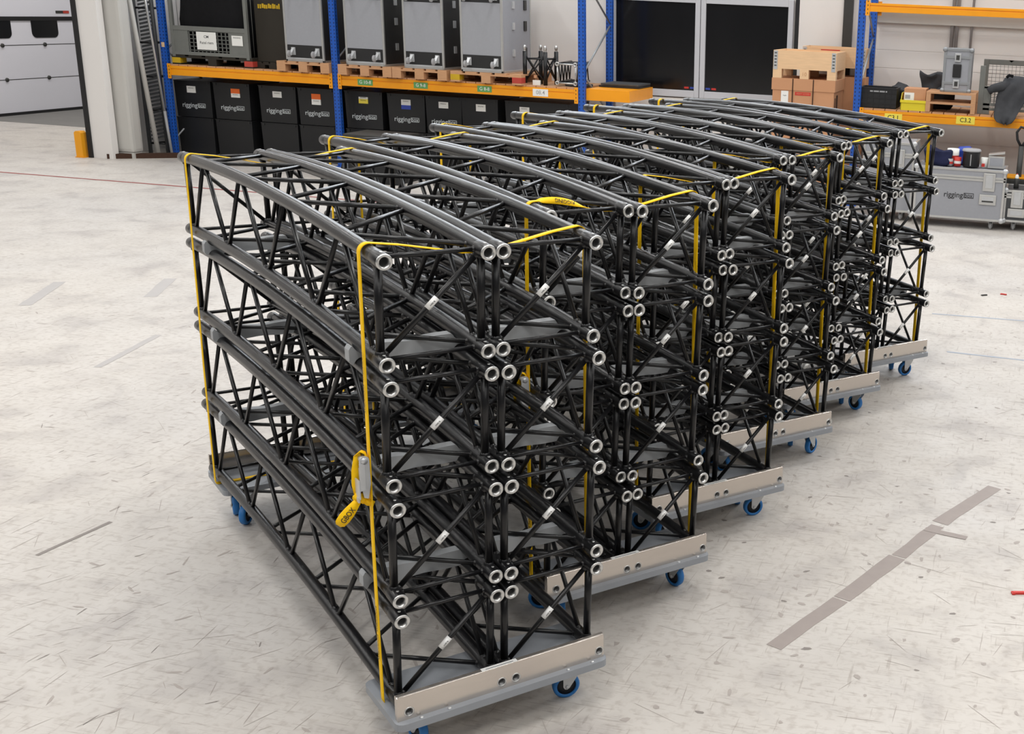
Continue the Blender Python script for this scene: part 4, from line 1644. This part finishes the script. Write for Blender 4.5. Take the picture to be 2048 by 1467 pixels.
# ------------------------------------------------------------------ trunks on the floor at the C3 rack
def make_trunk(label, loc, w, dp, h, side='laminate', logo_x=None, latch_x=None, group='grey wheeled trunks'):
    t = thing('wheeled_trunk', label, 'trunk', loc, 0, group)
    z0 = 0.115
    mb = MB()
    mb.box((-w / 2 + 0.01, 0.01, z0 + 0.01), (w / 2 - 0.01, dp - 0.01, z0 + h - 0.01), M[side])
    mb.build('body', t)
    mb = MB()
    e = 0.028
    zl = z0 + h * 0.82
    for x in (-w / 2, w / 2 - e):
        for y in (0, dp - e):
            mb.box((x, y, z0), (x + e, y + e, z0 + h), M['alu_edge'], 0.004)
    for z in (z0, z0 + h - e, zl, zl - 0.032):
        for y in (0, dp - e):
            mb.box((-w / 2, y, z), (w / 2, y + e, z + 0.026), M['alu_edge'], 0.003)
        for x in (-w / 2, w / 2 - e):
            mb.box((x, 0, z), (x + e, dp, z + 0.026), M['alu_edge'], 0.003)
    mb.build('edge_frame', t)
    for x in ([latch_x] if latch_x is not None else [w / 2 - 0.2, -w / 2 + 0.2]):
        mb = MB()
        mb.box((x - 0.075, -0.008, zl - 0.15), (x + 0.075, 0.01, zl + 0.075), M['alu_edge'], 0.012)
        mb.box((x - 0.045, -0.012, zl - 0.11), (x + 0.045, -0.006, zl + 0.05), M['zinc'], 0.006)
        mb.build('latch', t)
        mb = MB()
        zc = z0 + h * 0.42
        if latch_x is None or h > 0.45:
            mb.box((x - 0.105, -0.008, zc - 0.065), (x + 0.105, 0.01, zc + 0.065), M['alu_edge'], 0.012)
            mb.box((x - 0.075, -0.0095, zc - 0.038), (x + 0.075, -0.005, zc + 0.038), M['zinc'], 0.004)
            mb.box((x - 0.07, -0.0145, zc - 0.03), (x + 0.07, -0.008, zc - 0.012), M['dark_steel'], 0.002)
        else:
            mb.box((x - 0.105, -0.008, z0 + 0.06), (x + 0.105, 0.01, z0 + 0.17), M['alu_edge'], 0.012)
            mb.box((x - 0.075, -0.0095, z0 + 0.085), (x + 0.075, -0.005, z0 + 0.145), M['zinc'], 0.004)
        mb.build('recessed_handle', t)
    for x in (-w / 2 + 0.012, w / 2 - 0.012):
        for z in (z0 + 0.012, z0 + h - 0.012):
            mb = MB()
            mb.lathe((x, 0.014, z), (0, -1, 0), [(0.036, 0), (0.034, 0.016), (0.02, 0.026), (0, 0.028)], M['zinc'], 12)
            mb.build('ball_corner', t)
    if logo_x is not None:
        mb = MB()
        logo(mb, logo_x, 0.0075, z0 + h * 0.47, 0.37, 'logo_dark', 0.075)
        mb.build('printed_logo', t)
    for x in (-w / 2 + 0.14, w / 2 - 0.14):
        for y in (0.1, dp - 0.1):
            mb = MB()
            mb.box((x - 0.05, y - 0.045, z0 - 0.012), (x + 0.05, y + 0.045, z0), M['zinc'])
            for s in (-1, 1):
                mb.box((x + s * 0.022 - 0.002, y - 0.02, 0.03), (x + s * 0.022 + 0.002, y + 0.03, z0 - 0.01), M['zinc'])
            c = mb.build('caster', t)
            mb = MB()
            mb.lathe((x - 0.016, y + 0.005, 0.045), (1, 0, 0), [(0, 0), (0.035, 0), (0.045, 0.005), (0.045, 0.027), (0.035, 0.032), (0, 0.032)], M['grey_plastic'], 16)
            mb.build('caster_wheel', c)
    return t


make_trunk('grey wheeled trunk with dark printed logo below the C3 shelf', (-0.87, 15.12, 0), 1.12, 0.62, 0.635, 'laminate', -0.0, 0.36)
make_trunk('dark grey low wheeled trunk at the edge beside the logo trunk', (0.12, 15.2, 0), 0.86, 0.6, 0.40, 'mesh_dark', None, -0.27)
make_trunk('tall grey trunk half hidden behind the last truss stack', (-1.80, 15.3, 0), 0.66, 0.62, 0.88, 'laminate', None, None)

TZ = 0.752
mb = MB()
soft_block(mb, (-1.36, 15.26, TZ), (-1.02, 15.6, TZ + 0.17), M['navy'], 0.07, 21)
bgm = mb.build('cloth_bag')
tag(bgm, 'navy blue bag lying on the logo trunk', 'bag')
bkt = thing('bucket', 'black bucket with grey rim on the logo trunk', 'bucket', (-0.765, 15.34, TZ))
mb = MB()
mb.lathe((0, 0, 0), (0, 0, 1), [(0, 0), (0.1, 0), (0.105, 0.01), (0.108, 0.19), (0.112, 0.195)], M['black_plastic'], 28)
mb.box((-0.006, -0.110, 0.02), (0.006, -0.1, 0.16), M['grey_plastic'])
mb.build('pail', bkt)
mb = MB()
mb.lathe((0, 0, 0), (0, 0, 1), [(0.108, 0.19), (0.118, 0.19), (0.12, 0.2), (0.11, 0.218), (0.085, 0.222), (0.0, 0.215)], M['grey_plastic'], 28)
mb.build('lid', bkt)
mg = thing('mug', 'white mug with red mark between bucket and small silver box', 'mug', (-0.60, 15.36, TZ))
mb = MB()
mb.lathe((0, 0, 0), (0, 0, 1), [(0, 0), (0.045, 0), (0.048, 0.12), (0.044, 0.12), (0.04, 0.01), (0, 0.01)], M['white_paper'], 20)
mb.box((-0.03, -0.05, 0.01), (0.01, -0.04, 0.05), M['red_plastic'])
mb.build('cup', mg)
mb = MB()
mb.tube([(0.045, 0, 0.1), (0.075, 0, 0.1), (0.082, 0, 0.07), (0.075, 0, 0.035), (0.045, 0, 0.03)], 0.008, M['white_paper'], 8)
mb.build('handle', mg)
sbx = thing('small_case', 'small silver box with raised lid on the trunk corner', 'case', (-0.45, 15.30, TZ))
mb = MB()
mb.box((-0.1, 0, 0), (0.1, 0.16, 0.15), M['alu_edge'], 0.005)
mb.box((-0.08, -0.003, 0.03), (0.08, 0.0, 0.13), M['laminate'])
mb.build('body', sbx)
mb = MB()
mb.tr = Matrix.Translation((-0.1, 0, 0.152)) @ Matrix.Rotation(-0.16, 4, 'Y')
mb.box((0, 0, 0), (0.2, 0.16, 0.018), M['alu_edge'], 0.004)
mb.build('lid', sbx)
for i, (x, y, z, r, h, c, nm) in enumerate(((-1.00, 15.42, TZ, 0.075, 0.2, 'white_paper', 'white'), (-0.93, 15.3, TZ, 0.045, 0.11, 'red_plastic', 'red'), (-1.02, 15.28, TZ, 0.035, 0.09, 'grey_plastic', 'grey'))):
    t = thing('paint_tin', nm + ' tin among the clutter beside the black bucket', 'tin', (x, y, z))
    mb = MB()
    mb.lathe((0, 0, 0), (0, 0, 1), [(0, 0), (r, 0), (r, h), (r * 0.95, h), (r * 0.95, h - 0.01), (0, h - 0.01)], M[c], 20)
    mb.build('can', t)
    mb = MB()
    mb.lathe((0, 0, 0), (0, 0, 1), [(r + 0.001, h * 0.3), (r + 0.001, h * 0.6)], M['red_plastic'] if c != 'red_plastic' else M['white_paper'], 20)
    mb.build('band', t)
mb = MB()
soft_block(mb, (-0.95, 15.5, TZ), (-0.78, 15.68, TZ + 0.2), M['blue_tape_roll'], 0.05, 31)
tag(mb.build('cloth_bag'), 'blue cloth heap behind the black bucket', 'cloth')
LZ = 0.52
mb = MB()
mb.lathe((0.12, 15.3, LZ + 0.10), (0.25, -1, 0.1), [(0.055, 0), (0.10, 0.0), (0.10, 0.05), (0.055, 0.05)], M['blue_tape_roll'], 24, True)
rol = mb.build('tape_roll')
tag(rol, 'blue and white tape roll standing on the low trunk', 'tape')
mb = MB()
mb.lathe((0.12, 15.3, LZ + 0.10), (0.25, -1, 0.1), [(0.05, 0.051), (0.075, 0.053), (0.098, 0.051)], M['white_paper'], 24)
mb.build('paper_face', rol)
can = thing('spray_can', 'dark spray can with red and white cap on the low trunk', 'can', (-0.18, 15.32, LZ))
mb = MB()
mb.lathe((0, 0, 0), (0, 0, 1), [(0, 0), (0.032, 0), (0.032, 0.12), (0.02, 0.135), (0, 0.135)], M['dark_steel'], 16)
mb.build('can_body', can)
mb = MB()
mb.lathe((0, 0, 0), (0, 0, 1), [(0.024, 0.13), (0.022, 0.155), (0.012, 0.175), (0, 0.178)], M['white_paper'], 14)
mb.lathe((0, 0, 0), (0, 0, 1), [(0.010, 0.172), (0.008, 0.185), (0, 0.187)], M['red_plastic'], 10)
mb.build('cap', can)

bx = thing('black_box', 'low black lidded box on the floor in front of the black bins', 'box', (-8.86, 15.0, 0))
mb = MB()
mb.box((-0.38, 0, 0), (0.38, 0.6, 0.62), M['bin'], 0.01)
mb.build('tub', bx)
mb = MB()
mb.box((-0.40, -0.02, 0.62), (0.40, 0.62, 0.66), M['dark_steel'], 0.012)
mb.build('lid', bx)

# pallet truck behind the low trunk
pj = thing('pallet_truck', 'hand pallet truck with black loop handle behind the low trunk', 'pallet truck', (-0.17, 16.0, 0))
mb = MB()
mb.tube([(0, 0, 0.25), (0, 0, 0.98)], 0.035, M['dark_steel'], 12)
mb.build('drawbar', pj)
mb = MB()
mb.tube([(0.0, 0, 0.96), (-0.06, 0, 1.06), (-0.075, 0, 1.15), (-0.03, 0, 1.22), (0.06, 0, 1.2), (0.12, 0, 1.1), (0.14, 0, 1.06)], 0.018, M['black_plastic'], 10)
mb.tube([(0.0, 0, 0.96), (0.03, 0, 1.02), (0.05, 0, 1.04)], 0.018, M['black_plastic'], 10)
mb.build('loop_handle', pj)
mb = MB()
mb.box((-0.25, -0.05, 0.22), (0.3, 0.25, 0.56), M['dark_steel'], 0.02)
mb.box((-0.26, -0.055, 0.56), (0.31, 0.26, 0.585), M['guard'], 0.005)
mb.build('pump_housing', pj)
for x in (-0.22, 0.12):
    mb = MB()
    mb.box((x, 0.2, 0.06), (x + 0.16, 1.3, 0.13), M['guard'], 0.01)
    mb.build('fork', pj)
for x in (-0.05, 0.05):
    mb = MB()
    mb.lathe((x - 0.02, 0.08, 0.095), (1, 0, 0), [(0, 0), (0.08, 0), (0.095, 0.01), (0.095, 0.035), (0.08, 0.045), (0, 0.045)], M['black_plastic'], 20)
    mb.build('steer_wheel', pj)
mb = MB()
mb.box((-0.06, 0.03, 0.09), (0.06, 0.13, 0.24), M['dark_steel'])
mb.build('steer_fork', pj)

# ------------------------------------------------------------------ things by the pillar
gd = thing('door_guard', 'yellow steel guard post at the foot of the black door jamb', 'guard post', (-13.76, 15.33, 0))
mb = MB()
mb.prism([(-0.06, 0), (0.055, 0), (0.055, 0.36), (0.03, 0.385), (-0.035, 0.385), (-0.06, 0.36)], -0.05, 0.06, M['guard'])
mb.build('guard_plate', gd)
mb = MB()
mb.box((-0.075, -0.06, 0), (0.07, 0.07, 0.012), M['guard'])
mb.build('foot_plate', gd)
mb = MB()
mb.hexa([(-13.42, 15.42, 0.0), (-13.36, 15.35, 0.0), (-12.52, 16.0, 0.0), (-12.58, 16.07, 0.0), (-13.42, 15.42, 0.07), (-13.36, 15.35, 0.07), (-12.52, 16.0, 0.07), (-12.58, 16.07, 0.07)], M['wood_dark'])
tag(mb.build('timber_beam'), 'dark old timber beam on the floor before the pillar', 'beam')
tw = thing('truss_tower', 'black lattice truss leaning upright between pillar and rack', 'truss', (-13.17, 16.36, 0))
cs = [(-0.15, -0.14), (0.11, -0.08), (0.0, 0.2)]
for (x, y) in cs:
    mb = MB()
    mb.tube([(x, y, 0), (x - 0.05, y, 3.6)], 0.03, M['mesh_dark'], 10)
    mb.build('chord', tw)
for i in range(3):
    a, b = cs[i], cs[(i + 1) % 3]
    for k in range(7):
        mb = MB()
        z = 0.15 + 0.5 * k
        mb.tube([(a[0] - 0.007 * k, a[1], z), (b[0] - 0.007 * k, b[1], z)], 0.015, M['black_tube'], 8)
        mb.build('rung', tw)
mb = MB()
for k in range(60):
    z = 0.2 + k * 0.055
    mb.hexa([(cs[0][0] + 0.03, cs[0][1] + 0.01, z), (cs[1][0] - 0.02, cs[1][1] - 0.02, z + 0.05), (cs[1][0] - 0.02, cs[1][1] - 0.012, z + 0.05), (cs[0][0] + 0.03, cs[0][1] + 0.018, z),
             (cs[0][0] + 0.03, cs[0][1] + 0.01, z + 0.03), (cs[1][0] - 0.02, cs[1][1] - 0.02, z + 0.08), (cs[1][0] - 0.02, cs[1][1] - 0.012, z + 0.08), (cs[0][0] + 0.03, cs[0][1] + 0.018, z + 0.03)], M['mesh_dark'])
mb.build('grip_plate', tw)
mb = MB()
mb.tube([(-12.955, 16.16, 0.66), (-13.2, 16.16, 3.6)], 0.02, M['silver'], 10)
mb.tube([(-12.90, 16.16, 0.0), (-12.955, 16.16, 0.66)], 0.02, M['grey_plastic'], 10)
tag(mb.build('scaffold_pipe'), 'silver pipe standing against the blue end post', 'pipe')
mb = MB()
mb.tube([(-12.965, 15.95, 0.0), (-13.32, 15.95, 3.6)], 0.035, M['concrete'], 10)
tag(mb.build('down_pipe'), 'pale pipe leaning on the corner of the pillar', 'pipe')

# ------------------------------------------------------------------ floor marks
def strip(name, label, cat, segs, m, group=None, z=0.0012):
    mb = MB()
    for (a, b, w) in segs:
        a, b = Vector((a[0], a[1], 0)), Vector((b[0], b[1], 0))
        d = (b - a).normalized()
        n = Vector((-d.y, d.x, 0)) * w / 2
        k = max(2, int((b - a).length / 0.12))
        rnd = random.Random(int(a.x * 100) + 5)
        L_, R_ = [], []
        for i in range(k + 1):
            p = a.lerp(b, i / k)
            j1, j2 = (1 + (rnd.random() - 0.5) * 0.22), (1 + (rnd.random() - 0.5) * 0.22)
            L_.append((p + n * j1)); R_.append((p - n * j2))
        top = [(mb.v((*q.xy, z)), mb.v((*r.xy, z))) for q, r in zip(L_, R_)]
        for i in range(k):
            mb.face([top[i][0], top[i + 1][0], top[i + 1][1], top[i][1]], M[m])
    return tag(mb.build(name), label, cat, group)


strip('floor_line', 'thin dark red line across the floor toward the roller door', 'floor marking', [((-24, 13.5), (-2.2, 13.75), 0.055)], 'red_tape')
strip('tape_residue', 'long broken strip of grey tape residue on the open floor by the dollies', 'floor marking',
      [((-0.86, 4.40), (-0.66, 4.90), 0.075), ((-0.655, 4.91), (-0.46, 5.42), 0.085), ((-0.455, 5.43), (-0.30, 5.86), 0.075), ((-0.29, 5.90), (-0.03, 6.50), 0.085), ], 'tape')
strip('tape_residue', 'short crosswise piece of grey tape residue over the long strip', 'floor marking', [((-0.36, 5.80), (-0.14, 5.75), 0.05)], 'tape', None, 0.0022)
strip('tape_residue', 'faint grey tape mark nearest the roller door, short and broad', 'floor marking', [((-7.86, 7.95), (-8.22, 8.72), 0.10)], 'tape_faint')
strip('tape_residue', 'faint smudged grey tape mark close to the black tube ends', 'floor marking', [((-7.18, 8.55), (-7.48, 9.18), 0.11)], 'tape_faint')
strip('tape_residue', 'faint long grey tape mark in the middle of the bare floor', 'floor marking', [((-6.15, 6.75), (-6.33, 7.58), 0.055)], 'tape_faint')
strip('tape_residue', 'thin dark tape remnant on the bare floor before the first stack', 'floor marking', [((-4.32, 4.24), (-4.27, 4.65), 0.022)], 'scuff_dark')
strip('floor_line', 'pale blue worn line on the floor, the one closer to the trunks', 'floor marking', [((-0.75, 10.5), (1.2, 10.62), 0.03)], 'blue_tape')
strip('floor_line', 'pale blue worn line on the floor, level with the last dolly', 'floor marking', [((-0.52, 9.28), (1.2, 9.2), 0.03)], 'blue_tape')
for (x, y, m, a, lab) in ((0.135, 5.20, 'red_plastic', 0.3, 'small red scrap on the open floor beside the tape residue'),
                          (-0.33, 11.42, 'dark_steel', 0.6, 'small dark scrap lying on the floor before the trunks'),
                          (-0.15, 11.53, 'red_plastic', -0.2, 'small red scrap lying on the floor before the trunks')):
    mb = MB()
    mb.tr = Matrix.Translation((x, y, 0)) @ Matrix.Rotation(a, 4, 'Z')
    mb.box((-0.028, -0.009, 0), (0.028, 0.009, 0.012), M[m], 0.004)
    mb.box((-0.034, -0.013, 0), (-0.018, 0.013, 0.009), M[m], 0.003)
    tag(mb.build('floor_scrap'), lab, 'scrap')

rnd = random.Random(11)
mb = MB()


def blot(x, y, l, w, a, m, z=0.0008):
    ca, sa = math.cos(a), math.sin(a)
    n = 7 if l < 5 * w else 5
    pts = []
    for i in range(n):
        t = 2 * PI * i / n
        r = 0.6 + 0.75 * rnd.random()
        u, v = l / 2 * math.cos(t) * r, w / 2 * math.sin(t) * r
        pts.append((x + u * ca - v * sa, y + u * sa + v * ca, z))
    mb.face([mb.v(p) for p in pts], M[m])


for i in range(900):
    x, y = rnd.uniform(-1.6, 1.9), 2.6 + 9.5 * rnd.random() ** 1.5
    q = rnd.random()
    if q < 0.45:
        blot(x, y, 0.022 + 0.03 * rnd.random(), 0.014 + 0.016 * rnd.random(), rnd.uniform(0, PI), 'scuff')
    elif q < 0.6:
        blot(x, y, 0.025 + 0.02 * rnd.random(), 0.014 + 0.01 * rnd.random(), 0.3 + rnd.uniform(-0.5, 0.5), 'scuff_dark')
    else:
        blot(x, y, 0.08 + 0.18 * rnd.random(), 0.0028, rnd.choice((0.1, 1.3, -0.6)) + rnd.uniform(-0.4, 0.4), 'scuff')
for i in range(800):
    y = 2.4 + 8.5 * rnd.random() ** 1.4
    x = rnd.uniform(-1.0 - 0.95 * y, -0.8 - 0.32 * y)
    q = rnd.random()
    if q < 0.68:
        blot(x, y, 0.05 + 0.22 * rnd.random() ** 2, 0.003, 1.45 + rnd.gauss(0, 0.5), 'scuff')
    elif q < 0.8:
        blot(x, y, 0.04 + 0.05 * rnd.random(), 0.006, 1.2 + rnd.gauss(0, 0.5), 'scuff_dark')
    else:
        blot(x, y, 0.04 + 0.05 * rnd.random(), 0.014, rnd.uniform(0, PI), 'scuff')
tag(mb.build('floor_scuffs'), 'scattered grey scuffs, wheel marks and scratches worn into the floor', 'floor scuffs', None, 'stuff')
